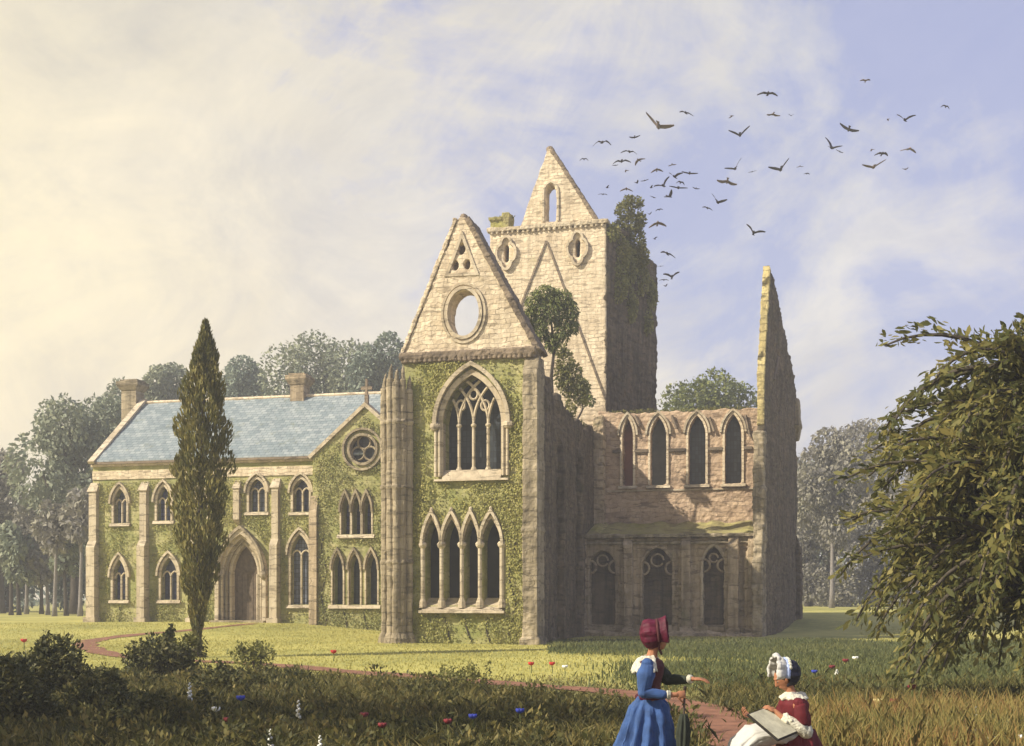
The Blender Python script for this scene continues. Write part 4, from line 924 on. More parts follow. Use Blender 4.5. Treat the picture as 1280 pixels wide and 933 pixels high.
# ---- cypress
cx_, cy_, cz_ = gpt(246, 822)
def cyp():
    x, y, z = cx_, cy_, cz_; top = inv(258, 402, y)[2]
    r = thing('cypress_tree', 'tall narrow cypress standing before the slate roofed wing', 'tree', (x, y, z))
    Hh = top-z; lean = inv(258, 402, y)[0]-x
    prof = [(0.0, 0.10), (0.07, 0.13), (0.12, 0.20), (0.2, 0.42), (0.3, 0.62), (0.42, 0.80), (0.55, 0.86), (0.66, 0.82), (0.78, 0.66), (0.88, 0.42), (0.95, 0.22), (1.0, 0.03)]
    def rad(t):
        for (t0, r0), (t1, r1) in zip(prof, prof[1:]):
            if t <= t1: return r0+(r1-r0)*(t-t0)/(t1-t0)
        return 0.02
    b = MB(); b.tube([(x+lean*t*0.9, y, z+Hh*t-0.1) for t in np.linspace(0, 0.95, 10)], [0.12-0.009*i for i in range(10)], 10); b.tube([(x, y, z-0.1), (x, y, z+0.3)], [0.24, 0.12], 10); b.build('trunk', M_bark, r, True)
    n = 15000; t = 0.035+0.965*rng.random(n)**0.9; an = rng.random(n)*2*np.pi; rr = 0.92*np.array([rad(q) for q in t])
    cl = 1+0.16*np.sin(an*5+t*34)+0.14*np.sin(an*3-t*19)+0.13*np.sin(an*2+t*57); q = (0.35+0.65*rng.random(n)**0.45)*cl
    C = np.stack([x+lean*t*0.9+rr*q*np.cos(an)*1.02, y+rr*q*np.sin(an), z+Hh*t], 1)
    D = np.stack([np.cos(an)*0.28, np.sin(an)*0.28, np.ones(n)], 1)+rng.normal(size=(n, 3))*0.22
    L = rng.uniform(0.08, 0.30, n); quads('crown', leaves(C, D, L, L*0.30), L_cyp, r)
cyp()

# ---- big overhanging leafy tree at the right
def big():
    x, y = 9.1, 20.5; z = ground_z(x, y)
    r = thing('leafy_tree', 'big dark tree with drooping long leaves at the right edge', 'tree', (x, y, z))
    b = MB(); b.tube([(x+0.1*math.sin(i), y, z-0.2+i*0.75) for i in range(8)], [0.34, 0.27, 0.25, 0.23, 0.2, 0.16, 0.12, 0.06], 10)
    tw = MB(); Cs = []; Ds = []; Ls = []
    nb = 360
    for i in range(nb):
        az = random.uniform(0, 2*math.pi); h0 = z+random.uniform(1.6, 5.7); el = random.uniform(-0.1, 0.95)
        L = random.uniform(2.0, 3.9)*(1.0 if h0 < 4 else 0.85)
        d = Vector((math.cos(az)*math.cos(el), math.sin(az)*math.cos(el), math.sin(el)))
        p = Vector((x, y, h0)); pts = [p.copy()]
        steps = 9
        for k in range(steps):
            d.z -= 0.085+0.042*k*random.uniform(0.5, 1.0)*(0.55 if el > 0.7 else 1); d.normalize(); p = p+d*L/steps
            if p.z < z+0.35: break
            pts.append(p.copy())
        if len(pts) < 4: continue
        tw.tube(pts, [0.06*(1-j/len(pts))+0.01 for j in range(len(pts))], 5)
        for j in range(2, len(pts)):
            for _ in range(25):
                base = pts[j].lerp(pts[j-1], random.random()); dd = (pts[j]-pts[j-1]).normalized()
                side = Vector((random.gauss(0, 1), random.gauss(0, 1), random.gauss(0, 0.6)))*0.55
                out_ = (dd*0.8+side+Vector((0, 0, -0.2 if el < 0.6 else 0.35))).normalized(); ll = random.uniform(0.07, 0.25)
                Cs.append(base+out_*ll*0.6+Vector((random.gauss(0, .09), random.gauss(0, .09), random.gauss(0, .09)))); Ds.append(out_); Ls.append(ll)
    b.build('trunk', M_bark, r, True); tw.build('branch', M_bark, r, True)
    C = np.array(Cs); D = np.array(Ds); L = np.array(Ls); N = len(C)
    D = unit(D); sd = unit(np.cross(D, rng.normal(size=(N, 3)))); up = np.cross(sd, D); W_ = (L*rng.uniform(0.22, 0.42, N))[:, None]; L = L[:, None]
    # six-point leaf outline
    V = np.stack([C-D*L*0.5, C-D*L*0.15+sd*W_*0.42+up*L*.05, C+D*L*0.2+sd*W_*0.45+up*L*.05, C+D*L*0.5-up*L*0.08, C+D*L*0.2-sd*W_*0.45+up*L*.05, C-D*L*0.15-sd*W_*0.42+up*L*.05], 1)
    quads('crown', V, L_walnut, r, 6)
big()

# ---- plants rooted on the masonry
def wallplant(name, label, base, lumps, n, size, mat, droop=0.2, asp=0.5, tr=0.07):
    r = thing(name, label, 'plant' if name != 'sapling' else 'tree', base); b = MB()
    cm = sum((Vector(c) for c, _r in lumps), Vector())/len(lumps); p0 = Vector(base); fk = p0.lerp(cm, 0.55)+Vector((0.10, 0, 0))
    b.tube([p0-Vector((0, 0, 0.15)), p0.lerp(fk, 0.5)+Vector((-0.07, 0, 0)), fk], [tr, tr*0.8, tr*0.65], 7)
    for c, rad in lumps[:7]: p1 = Vector(c); b.tube([fk, fk.lerp(p1, 0.5)+Vector((0.04, 0, 0.05)), p1], [tr*0.5, tr*0.35, tr*0.15], 5)
    b.build('stem', M_bark, r); quads('foliage', lump_leaves(lumps, n, size, droop, 0.35, asp), mat, r)
sv = 5.4; sb_ = FS.w(sv, 0.4, zc-0.9)
def on(px, py, Y, r): return (inv(px, py, Y), r)
Ys = 51.9
wallplant('sapling', 'round topped sapling rooted on the transept wall top', sb_, [on(684, 368, Ys, (0.6, 0.5, 0.42)), on(668, 378, Ys, (0.42, 0.4, 0.45)), on(702, 374, Ys, (0.5, 0.45, 0.42)), on(663, 396, Ys, (0.34, 0.3, 0.5)), on(714, 390, Ys, (0.36, 0.35, 0.5)), on(688, 390, Ys, (0.7, 0.6, 0.6)), on(675, 412, Ys, (0.42, 0.4, 0.55)), on(704, 412, Ys, (0.42, 0.4, 0.6)), on(690, 428, Ys, (0.36, 0.35, 0.45)), on(717, 410, Ys, (0.24, 0.24, 0.34)), on(666, 418, Ys, (0.22, 0.2, 0.35))], 4200, 0.21, L_mid, 0.9, 0.34, 0.10)
Yb = 54.5
wallplant('bush', 'yellowish bush growing below the sapling on the transept wall', FS.w(8.2, 0.4, zc-1.4), [on(706, 452, Yb, (0.5, 0.5, 0.6)), on(716, 466, Yb, (0.5, 0.5, 0.5)), on(701, 438, Yb, (0.35, 0.35, 0.4)), on(722, 480, Yb, (0.4, 0.4, 0.5)), on(708, 480, Yb, (0.4, 0.5, 0.6)), on(728, 495, Yb, (0.3, 0.4, 0.6)), on(700, 470, Yb, (0.3, 0.4, 0.7)), on(714, 505, Yb, (0.3, 0.5, 0.7))], 2400, 0.16, L_yel)
wallplant('bush', 'small bush low on the transept wall near the choir corner', FS.w(10.6, 0.4, zc-1.6), [on(727, 487, 57.5, (0.45, 0.4, 0.55)), on(735, 500, 57.5, (0.4, 0.4, 0.4))], 500, 0.18, L_mid)
tz = zt-0.4
p_ = FTR.w(1.8, 0.3, tz)
Yt = 63.9
wallplant('ivy_bush', 'bright ivy bush crowning the tower top at its right corner', p_, [on(781, 264, Yt, (0.55, 0.5, 0.55)), on(796, 254, Yt, (0.42, 0.4, 0.36)), on(786, 250, Yt, (0.3, 0.3, 0.3)), on(790, 280, Yt, (0.62, 0.5, 0.55)), on(773, 288, Yt, (0.4, 0.4, 0.6)), on(800, 275, Yt, (0.36, 0.35, 0.5)), on(783, 305, Yt, (0.5, 0.3, 0.7)), on(796, 300, Yt, (0.5, 0.3, 0.8)), on(776, 325, Yt, (0.4, 0.3, 0.8)), on(803, 322, Yt, (0.4, 0.3, 0.7)), on(790, 335, Yt, (0.4, 0.3, 0.8))], 5200, 0.17, L_yel)
C = []
iv = [(0.35, zt-0.4, 0.6, 0.5), (1.2, zt-1.3, 0.8, 1.0), (2.0, zt-1.8, 0.7, 1.2), (1.0, zt-3.0, 0.7, 1.0), (3.4, zt-2.2, 0.7, 0.9), (4.6, zt-2.8, 0.5, 1.0), (2.4, zt-3.8, 0.5, 1.0), (4.3, zt-4.4, 0.4, 0.7)]
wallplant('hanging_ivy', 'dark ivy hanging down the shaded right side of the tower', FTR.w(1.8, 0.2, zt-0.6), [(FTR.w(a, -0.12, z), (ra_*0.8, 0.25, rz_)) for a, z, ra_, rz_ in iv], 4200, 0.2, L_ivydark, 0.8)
wallplant('wall_top_weeds', 'strip of dry weeds along the top of the lancet wall', FC.w(4, 0.4, cz), [(FC.w(a, 0.35, cz+0.05+random.uniform(0, .12)), (0.35, 0.3, 0.14)) for a in np.arange(0.4, 8, 0.45)], 1100, 0.14, L_yel, -0.5, 0.3, 0.02)
wallplant('wall_top_weeds', 'grass tuft on the broken parapet at the tower left corner', FT.w(0.5, 0.5, zt+0.7), [(FT.w(0.3+0.25*k, 0.45, zt+0.86), (0.24, 0.3, 0.10)) for k in range(4)], 260, 0.13, L_yel, -0.5, 0.3, 0.02)
wallplant('wall_top_weeds', 'dark weeds trailing at the junction of transept and choir walls', FS.w(13.2, 0.4, zc-1.2), [(FS.w(v, 0.3, zc-1.15-0.1*random.random()), (0.35, 0.35, 0.28)) for v in (11.0, 12.0, 12.9, 13.8)], 500, 0.16, L_bush, 0.2, 0.4, 0.03)

# ---- foreground bushes
def bush(label, px, py_base, Y, box, n, size=0.13, mat=L_bush, k=8):
    x = (px-CX)/FPX*Y; z = ground_z(x, Y); r = thing('bush', label, 'bush', (x, Y, z), 0, 'foreground bushes')
    L = crown_at(*box, Y, k); b = MB()
    for c, rad in L[:6]: p1 = Vector(c); b.tube([(x+random.uniform(-.1, .1), Y, z-0.05), ((x+p1.x)/2, (Y+p1.y)/2, (z+p1.z)/2+0.1), p1], [0.03, 0.02, 0.008], 5)
    for _ in range(26):
        c, rad = random.choice(L); d_ = Vector((random.gauss(0, 1), random.gauss(0, 1), abs(random.gauss(0.5, 0.8)))).normalized(); e_ = Vector(c)+Vector((d_.x*rad[0], d_.y*rad[1], d_.z*rad[2]))*random.uniform(0.85, 1.25)
        L.append(((e_.x, e_.y, e_.z), (0.10, 0.10, 0.16)))
    b.build('stem', M_bark, r); quads('foliage', lump_leaves(L, int(n*2.2), size*0.68, 0.0, 0.3, 0.5), mat, r)
bush('large dark bush at the lower left corner', 20, 900, 17.5, (-55, 75, 838, 960), 5200, 0.12)
bush('rounded dark bush left of the red path bend', 65, 860, 22, (15, 118, 804, 900), 3600, 0.14)
bush('low dark bush on the left edge', 0, 860, 24, (-40, 48, 822, 890), 2200, 0.14)
bush('dark bush below the path bend', 120, 900, 19, (75, 172, 850, 945), 3400, 0.12)
bush('leafy bush left of the cypress foot', 192, 850, 27, (156, 222, 796, 862), 2200, 0.15)
bush('small bush touching the cypress foot on its left', 226, 850, 28, (208, 246, 797, 850), 1100, 0.14, L_yel)
bush('dark bush near the bottom edge under the cypress', 190, 920, 17.5, (140, 240, 872, 960), 3200, 0.11)
bush('low sprawling bush below and right of the cypress foot', 272, 868, 23, (240, 312, 846, 880), 1500, 0.13)
bush('small green sprout bush right of the cypress', 322, 838, 31, (300, 340, 806, 836), 420, 0.16, L_yel)
bush('pale sprouting bush on the lawn edge below the transept', 570, 858, 25, (540, 610, 838, 868), 600, 0.12, L_yel, 6)

# ---- a tree just out of the frame at the left shades part of the foreground
L = [((-16+random.uniform(-1.5, 1.5), 12.0+random.uniform(-2.2, 2.2), z), (1.9, 1.5, 1.3)) for z in np.linspace(2.0, 12, 7) for _ in range(2)]
tree('shade_tree', 'broad dark tree standing just beyond the left edge of the view', -16, 12.0, 4, L, 2600, 0.5, L_mid, M_bark, 0.35)

# ================================================================== GRASS
def blades(N, X, Y, hmin, hmax, w, lean=0.35):
    Z = np.array([ground_z(a, b) for a, b in zip(X, Y)])
    hgt = rng.uniform(hmin, hmax, N); an = rng.random(N)*2*np.pi; ln = rng.normal(size=(N, 2))*lean*hgt[:, None]
    dx, dy = np.cos(an)*w/2, np.sin(an)*w/2
    B = np.stack([X, Y, Z-0.01], 1)
    m = np.stack([X+ln[:, 0]*0.35, Y+ln[:, 1]*0.35, Z+hgt*0.6], 1); tip = np.stack([X+ln[:, 0], Y+ln[:, 1], Z+hgt], 1)
    side = np.stack([dx, dy, np.zeros(N)], 1)
    return np.stack([B-side, B+side, m+side*0.8, tip, m-side*0.8], 1)
def scatter(N, y0, y1, pow_=1.0, xpad=1.0, xr=None):
    Y = y0+(y1-y0)*rng.random(N)**pow_
    lo, hi = (-0.46, 0.46) if xr is None else xr
    X = (lo+(hi-lo)*rng.random(N))*Y
    d = np.full(N, 1e9)
    for k in range(0, N, 20000):
        dd = np.hypot(X[k:k+20000, None]-PATHA[None, :, 0], Y[k:k+20000, None]-PATHA[None, :, 1])
        j = dd.argmin(1); d[k:k+20000] = dd[np.arange(len(j)), j]-PATHWA[j]*0.5
    keep = d > rng.normal(size=N)*0.13-0.04
    # nothing grows inside the buildings
    da = X-O[0]; db = Y-O[1]; a_ = da*FA.u[0]+db*FA.u[1]; v_ = da*FA.n[0]+db*FA.n[1]
    keep &= ~((a_ > -6.2) & (a_ < 0.3) & (v_ > -0.5)) & ~((a_ > -0.1) & (a_ < 9) & (v_ > 10.2)) & ~((a_ < -6) & (v_ > 11.3)) & ~((a_ > 8) & (v_ > 9) & (v_ < 26) & (a_ < 13))
    return X[keep], Y[keep]
X, Y = scatter(70000, 26, 62, 0.8); g1 = blades(len(X), X, Y, 0.02, 0.065, 0.03)
o = quads('lawn_grass', g1, L_grass, per=5); tag(o, 'yellow green mown grass before the priory', 'grass', kind='stuff')
X, Y = scatter(60000, 13.5, 29, 0.75); k = Y+0.25*X+rng.normal(size=len(X))*2.5 < 26.5; X, Y = X[k], Y[k]
pr_ = np.array([(p.x/p.y, p.y) for p in PATHP if p.y < 37 and p.x/p.y < 0.16]); pr_ = pr_[np.argsort(pr_[:, 0])]
def infront(x, y): return np.interp(x/y, pr_[:, 0], pr_[:, 1])-y      # metres this side of the path
wc = []
for _ in range(520):                  # broad-leaved weed clumps
    yy = 14+15*rng.random(); xx = (-0.46+0.92*rng.random())*yy
    if yy+0.25*xx > 28 or np.min(np.hypot(xx-PATHA[:, 0], yy-PATHA[:, 1])) < 0.75 or infront(xx, yy) < 3.2: continue
    rr_ = rng.uniform(0.12, 0.42); nn_ = int(40+200*rr_); zz = ground_z(xx, yy)
    pp, dd = sphere_pts(nn_, 0.3); C_ = np.array((xx, yy, zz+rr_*0.35))+np.abs(pp)*np.array((1, 1, 1))*rr_*np.array((1, 1, 0.8))*np.sign(pp)*np.array((1, 1, 1))
    C_[:, 2] = np.maximum(C_[:, 2], zz+0.02); L_ = rng.uniform(0.05, 0.14, nn_); wc.append(leaves(C_, dd+rng.normal(size=(nn_, 3))*0.5+np.array((0, 0, 0.5)), L_, L_*0.5))
ob = quads('ground_cover', np.concatenate(wc), L_weed); tag(ob, 'patches of broad leaved weeds among the rough grass', 'weeds', kind='stuff')
k = (infront(X, Y) > 2.6) | (X/Y > 0.16) | (rng.random(len(X)) < 0.0)
xs_, ys_ = X[~k], Y[~k]; X, Y = X[k], Y[k]
o = quads('low_weeds', blades(len(xs_), xs_, ys_, 0.02, 0.07, 0.025, 0.6), L_weed, per=5); tag(o, 'short trodden weeds along the path', 'weeds', kind='stuff')
o = quads('weeds', blades(len(X), X, Y, 0.05, 0.26, 0.02, 0.6), L_weed, per=5); tag(o, 'rough dark weeds in the foreground', 'weeds', kind='stuff')
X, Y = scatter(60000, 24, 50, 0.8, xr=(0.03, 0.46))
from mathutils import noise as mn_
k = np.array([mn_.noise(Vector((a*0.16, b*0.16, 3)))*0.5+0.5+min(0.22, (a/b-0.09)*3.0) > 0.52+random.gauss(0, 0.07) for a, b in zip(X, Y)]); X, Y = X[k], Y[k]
o = quads('shade_grass', blades(len(X), X, Y, 0.06, 0.20, 0.03), L_shadegrass, per=5); tag(o, 'longer grass coloured dark green in place of the shadow right of the transept', 'grass', kind='stuff')  # dark blades added to stand in for the transept's shadow on the lawn
X, Y = scatter(16000, 12.8, 20, 0.8, xr=(0.235, 0.46)); k = (Y < 16+3*rng.random(len(X))); X, Y = X[k], Y[k]
o = quads('ripe_grass', blades(len(X), X, Y, 0.2, 0.55, 0.018, 0.3), L_rye, per=5); tag(o, 'tall ochre seeding grass at lower right', 'grass', kind='stuff')

# ================================================================== FLOWERS
M_stem = plain('flower_stem', (0.10, 0.12, 0.04), 0.8)
FCOL = {'red': plain('red_petal', (0.45, 0.03, 0.025), 0.6), 'blue': plain('blue_petal', (0.04, 0.06, 0.38), 0.6), 'white': plain('white_petal', (0.78, 0.77, 0.72), 0.6), 'dark red': plain('dark_red_petal', (0.17, 0.02, 0.025), 0.6), 'yellow': plain('yellow_petal', (0.70, 0.62, 0.30), 0.6)}
def flower(px, py, kind, col, place, size=1.0):
    gx, gy, gz = gpt(px, py+(10 if py < 845 else 34 if kind == 's' else 24)); Y = gy; x, _, zf = inv(px, py, Y); zf = max(zf, gz+0.1)
    k = Y/20*size*(0.72 if py < 845 else 1.05)
    nm = 'flower_spire' if kind == 's' else 'poppy' if 'red' in col else 'flower'
    r = thing(nm, f"{'tall spire of' if kind=='s' else 'single'} {col} {'blossoms' if kind=='s' else 'flower'} {place}", 'flower', (x, Y, gz), 0, f"{col} flowers")
    b = MB(); b.tube([(x, Y, gz-0.02), (x+0.01, Y, (gz+zf)/2), (x, Y, zf)], 0.008*k+0.003, 5); b.build('stem', M_stem, r)
    b = MB()
    if kind == 's':
        for i in range(11):
            t = i/10; an = i*2.4; rr = 0.024*k*(1.1-0.7*t); b.ball((x+rr*math.cos(an), Y+rr*math.sin(an), gz+(zf-gz)*(0.45+0.6*t)), 0.028*k*(1.15-0.6*t), 6, 4)
    else:
        for i in range(5):
            an = i*2*math.pi/5+px; d = Vector((math.cos(an), math.sin(an), 0.95)); M = d.to_track_quat('X', 'Z').to_matrix()
            b.ball(Vector((x, Y, zf+0.01*k))+d*0.034*k, (0.050*k, 0.042*k, 0.030*k), 7, 5, M)
        b.ball((x, Y, zf+0.01), 0.02*k, 6, 4)
    b.build('bloom', FCOL[col], r, True)
for f in ((417, 817, 'p', 'red', 'on the lawn before the clustered buttress'), (664, 832, 'p', 'red', 'left of a pair on the lawn below the right buttress'), (690, 832, 'p', 'red', 'right of a pair on the lawn below the right buttress'), (706, 836, 'p', 'white', 'beside a red one below the transept corner'),
          (455, 897, 'p', 'dark red', 'in weeds left of centre, upper'), (478, 910, 'p', 'dark red', 'in weeds left of centre, lower'), (591, 899, 'p', 'blue', 'in weeds below the transept, left'), (650, 892, 'p', 'blue', 'in weeds below the transept, right'),
          (373, 878, 's', 'white', 'in the dark weeds right of the cypress'), (237, 856, 's', 'white', 'directly under the cypress foot'), (338, 914, 's', 'white', 'bent at the bottom edge left of centre'), (400, 922, 's', 'white', 'short, at the bottom edge left of centre'),
          (270, 890, 'p', 'white', 'low in the weeds below the cypress'), (285, 903, 'p', 'dark red', 'low in the weeds below the cypress'), (301, 876, 'p', 'blue', 'in the cypress shadow'),
          (1018, 842, 'p', 'blue', 'just right of the white bonnet'), (1040, 836, 'p', 'dark red', 'left of two behind the seated woman'), (1057, 828, 'p', 'dark red', 'right of two behind the seated woman'), (1046, 838, 's', 'white', 'short, between two dark red flowers'), (1069, 825, 'p', 'white', 'farthest behind the seated woman'),
          (1140, 862, 'p', 'dark red', 'under the big tree, upper'), (1118, 880, 'p', 'dark red', 'under the big tree, lower'), (1097, 880, 'p', 'yellow', 'at the edge of the ochre grass'),
          (1152, 912, 's', 'white', 'standing in the ochre grass'), (1223, 918, 'p', 'blue', 'in the ochre grass at lower right'), (1240, 927, 'p', 'white', 'at the bottom right corner'), (1219, 886, 's', 'white', 'small, under the big tree at right'), (1204, 905, 'p', 'dark red', 'in the ochre grass near the blue flower'), (1278, 925, 'p', 'white', 'at the very right edge'),
          (808, 905, 'p', 'red', 'behind the blue dress'), (30, 803, 'p', 'red', 'at the far left of the lawn'), (560, 905, 'p', 'dark red', 'in weeds left of the blue flowers')):
    flower(*f)

# ================================================================== BIRDS
M_bird = plain('dark_feathers', (0.035, 0.028, 0.035), 0.7); M_birdp = plain('brown_feathers', (0.17, 0.13, 0.12), 0.7)
def bird_mesh(name, lift, sweep, fold, mat):
    b = MB()
    b.tube([(0.24, 0, 0), (0.16, 0, 0.01), (0.0, 0, 0), (-0.14, 0, 0), (-0.26, 0, 0.0)], [0.012, 0.05, 0.075, 0.055, 0.02], 8)
    b.add([(-0.2, -0.03, 0.01), (-0.2, 0.03, 0.01), (-0.4, 0.07, 0.005), (-0.4, -0.07, 0.005), (-0.2, -0.03, -0.012), (-0.2, 0.03, -0.012), (-0.4, 0.07, -0.006), (-0.4, -0.07, -0.006)], [(0, 1, 2, 3), (7, 6, 5, 4), (0, 4, 5, 1), (1, 5, 6, 2), (2, 6, 7, 3), (3, 7, 4, 0)])
    for s in (-1, 1):
        sec = [(0.12, -0.14, 0.03, 0.0), (0.15, -0.15, 0.22, lift*0.17), (0.08-sweep, -0.15-sweep, 0.38, lift*0.21+fold*0.10), (-0.05-sweep*2, -0.16-sweep*2, 0.52, lift*0.21+fold*0.22)]
        vs = []
        for x0, x1, yy, zz in sec: vs += [(x0, s*yy, zz+0.012), (x1, s*yy, zz), (x1, s*yy, zz-0.01), (x0, s*yy, zz-0.014)]
        fs = [(4*i+k, 4*i+(k+1) % 4, 4*i+4+(k+1) % 4, 4*i+4+k) for i in range(3) for k in range(4)]+[(0, 3, 2, 1), (12, 13, 14, 15)]
        b.add(vs, fs)
    o = b.build(name, mat); me = o.data; bpy.data.objects.remove(o); me.name = name; return me
BM = [bird_mesh('bird', 0.35, 0.05, -1.0, M_bird), bird_mesh('bird', 0.9, 0.02, 0.5, M_bird), bird_mesh('bird', 0.15, 0.10, -0.2, M_bird), bird_mesh('bird', -0.4, 0.05, -0.3, M_birdp), bird_mesh('bird', 0.5, 0.08, 0.2, M_birdp)]
# px, py, span px, mesh, heading deg, bank deg, label
birds = [(753, 178, 27, 0, 100, 5, 'dark bird with arched wings up left of the flock, above tower gable slope'), (730, 199, 13, 0, 95, 0, 'small dark bird nearest the tower gable'), (787, 190, 24, 0, 80, -10, 'dark arched bird below the highest left one'), (777, 202, 26, 0, 92, 4, 'arched bird in the left cluster, third one down'), (798, 200, 18, 3, 60, 20, 'brown bird tilted at the right of the arched pair'),
 (793, 172, 16, 2, 90, 8, 'thin dark bird level with the topmost arched one'), (823, 158, 46, 4, 75, -28, 'largest brown bird with long raised wing, upper left of the flock'), (857, 141, 22, 2, 70, -22, 'bird at the wing tip of the largest brown bird'), (783, 213, 9, 3, 40, 0, None), (821, 212, 18, 3, 90, 5, 'pale brown bird between arched birds and the dense cluster'), (796, 229, 10, 1, 30, 0, None), (759, 235, 9, 1, 20, 0, None), (754, 243, 14, 2, 90, 0, 'dark bird just above the tower parapet corner'), (783, 236, 19, 3, 90, -3, 'flat brown bird right above the ivy bush'),
 (843, 221, 22, 1, 60, -10, 'dark bird at the left of the dense cluster top'), (862, 217, 24, 2, 85, -8, 'long winged bird at the right of the dense cluster top'), (814, 235, 9, 1, 10, 0, None), (829, 232, 26, 1, 70, 25, 'dark flapping bird in the middle of the dense cluster'), (848, 235, 27, 2, 85, -8, 'dark bird with level wings in the dense cluster'), (837, 246, 18, 1, 30, 20, 'dark bird lowest in the dense cluster'), (817, 247, 10, 2, 60, -25, None),
 (960, 117, 30, 2, 88, -5, 'topmost thin bird at the centre of the flock'), (915, 145, 11, 3, 30, 0, None), (966, 143, 20, 3, 90, -3, 'flat brown bird below the topmost thin one'), (989, 145, 8, 1, 90, 0, None), (925, 169, 31, 1, 75, 8, 'dark flapping bird with heavy body, centre of the flock'), (1082, 101, 15, 4, 90, 0, 'pale bird alone near the top right'), (1182, 133, 13, 0, 80, -22, 'small dark bird farthest to the right'), (1131, 150, 27, 1, 70, -12, 'dark bird with raised wings at the upper right'), (1061, 162, 30, 2, 80, -25, 'slanting thin bird at the right of the flock'),
 (1040, 185, 30, 1, 50, -35, 'dark steeply banking bird at the right'), (1137, 186, 24, 3, 88, -6, 'brown level bird at the far right'), (1103, 192, 20, 2, 90, -2, 'dark level bird beside the far right brown one'), (1090, 187, 9, 3, 20, 0, None), (1092, 209, 34, 4, 85, 10, 'pale long winged bird lowest at the right'), (1110, 149, 8, 3, 0, 0, None),
 (919, 211, 28, 1, 85, 30, 'dark crossed wing bird in the centre of the flock'), (909, 227, 30, 3, 82, -14, 'brown slanting bird below the crossed wing one'), (897, 253, 26, 1, 70, -28, 'dark bird upper of the low central pair'), (884, 260, 16, 2, 80, -22, 'dark bird lower of the low central pair'), (976, 212, 32, 1, 80, 22, 'dark bird with crossed wings right of centre'), (1009, 217, 9, 2, 90, 0, None), (942, 291, 30, 1, 75, -25, 'black bird flying alone above the pointed gable remnant'),
 (822, 279, 26, 3, 85, 5, 'brown bird brushing the ivy at the tower side'), (834, 317, 24, 2, 80, -25, 'dark bird with one raised wing at the tower edge'), (840, 346, 24, 1, 85, 6, 'dark bird lowest beside the tower wall'), (830, 350, 14, 2, 80, 0, 'small dark bird under the lowest tower bird'), (818, 299, 9, 1, 45, 0, None), (1132, 212, 9, 4, 60, 0, None), (806, 226, 12, 2, 70, 10, None), (851, 228, 13, 0, 95, -12, None), (824, 262, 11, 2, 85, 8, None), (812, 268, 9, 1, 60, 0, None), (769, 207, 9, 2, 80, 0, None), (870, 236, 11, 2, 85, -14, None), (840, 206, 12, 3, 80, 10, None), (826, 333, 10, 2, 70, 0, None), (832, 358, 9, 1, 40, 0, None), (940, 215, 12, 2, 80, 12, None), (1000, 208, 10, 3, 80, 0, None), (1050, 190, 12, 2, 70, -30, None)]
for px, py, span, k, hd_, bank, lab in birds:
    Y = random.uniform(54, 60) if px < 900 else random.uniform(50, 70)
    o = bpy.data.objects.new('bird', BM[k]); COL.objects.link(o); o.location = inv(px, py, Y)
    s = span/FPX*Y/1.22; o.scale = (s, s, s)
    flip = 180 if random.random() < 0.45 else 0
    o.rotation_mode = 'XYZ'; o.rotation_euler = (R(-bank if not flip else bank), R(random.uniform(-10, 10)), R(hd_+flip+random.uniform(-8, 8)))
    tag(o, lab or 'tiny bird, a speck in the flock right of the tower', 'bird', 'birds circling the tower')

# ================================================================== PEOPLE
M_skin = plain('skin', (0.36, 0.16, 0.085), 0.55, 0.12, 20)
M_blue = plain('blue_cloth', (0.035, 0.08, 0.22), 0.8, 0.35, 9, 0.006, sheen=0.1); M_lace = plain('cream_lace', (0.60, 0.57, 0.46), 0.9, 0.35, 45, 0.03); M_eye = plain('eye_white', (0.25, 0.20, 0.16), 0.5)
M_maroon = plain('maroon_cloth', (0.075, 0.022, 0.025), 0.8, 0.2, 12); M_crim = plain('crimson_silk', (0.075, 0.005, 0.02), 0.6, 0.45, 14, 0.01); M_darkg = plain('dark_green_cloth', (0.03, 0.036, 0.025), 0.8)
M_red = plain('dark_red_cloth', (0.105, 0.010, 0.015), 0.75, 0.3, 9); M_white = plain('white_cloth', (0.50, 0.49, 0.46), 0.85, 0.08, 12, 0.004); M_paleblue = plain('pale_blue_ribbon', (0.38, 0.46, 0.70), 0.6); M_navy = plain('black_ribbon', (0.018, 0.018, 0.03), 0.6)
M_hair = plain('dark_hair', (0.03, 0.02, 0.015), 0.6, 0.3, 30); M_board = plain('board', (0.03, 0.026, 0.022), 0.6); M_leather = plain('leather', (0.04, 0.025, 0.018), 0.6)
def finish_body(b, name, parent):
    o = b.build(name, M_skin, parent); m = o.modifiers.new('remesh', 'REMESH'); m.mode = 'VOXEL'; m.voxel_size = 0.0046; m.use_smooth_shade = True
    sm_ = o.modifiers.new('smooth', 'SMOOTH'); sm_.iterations = 4; sm_.factor = 0.5; return o
def limb(b, pts, rad, n=10):
    b.tube(pts, rad, n)
    for p, r in zip(pts, rad): b.ball(p, r*0.99, n, 6)
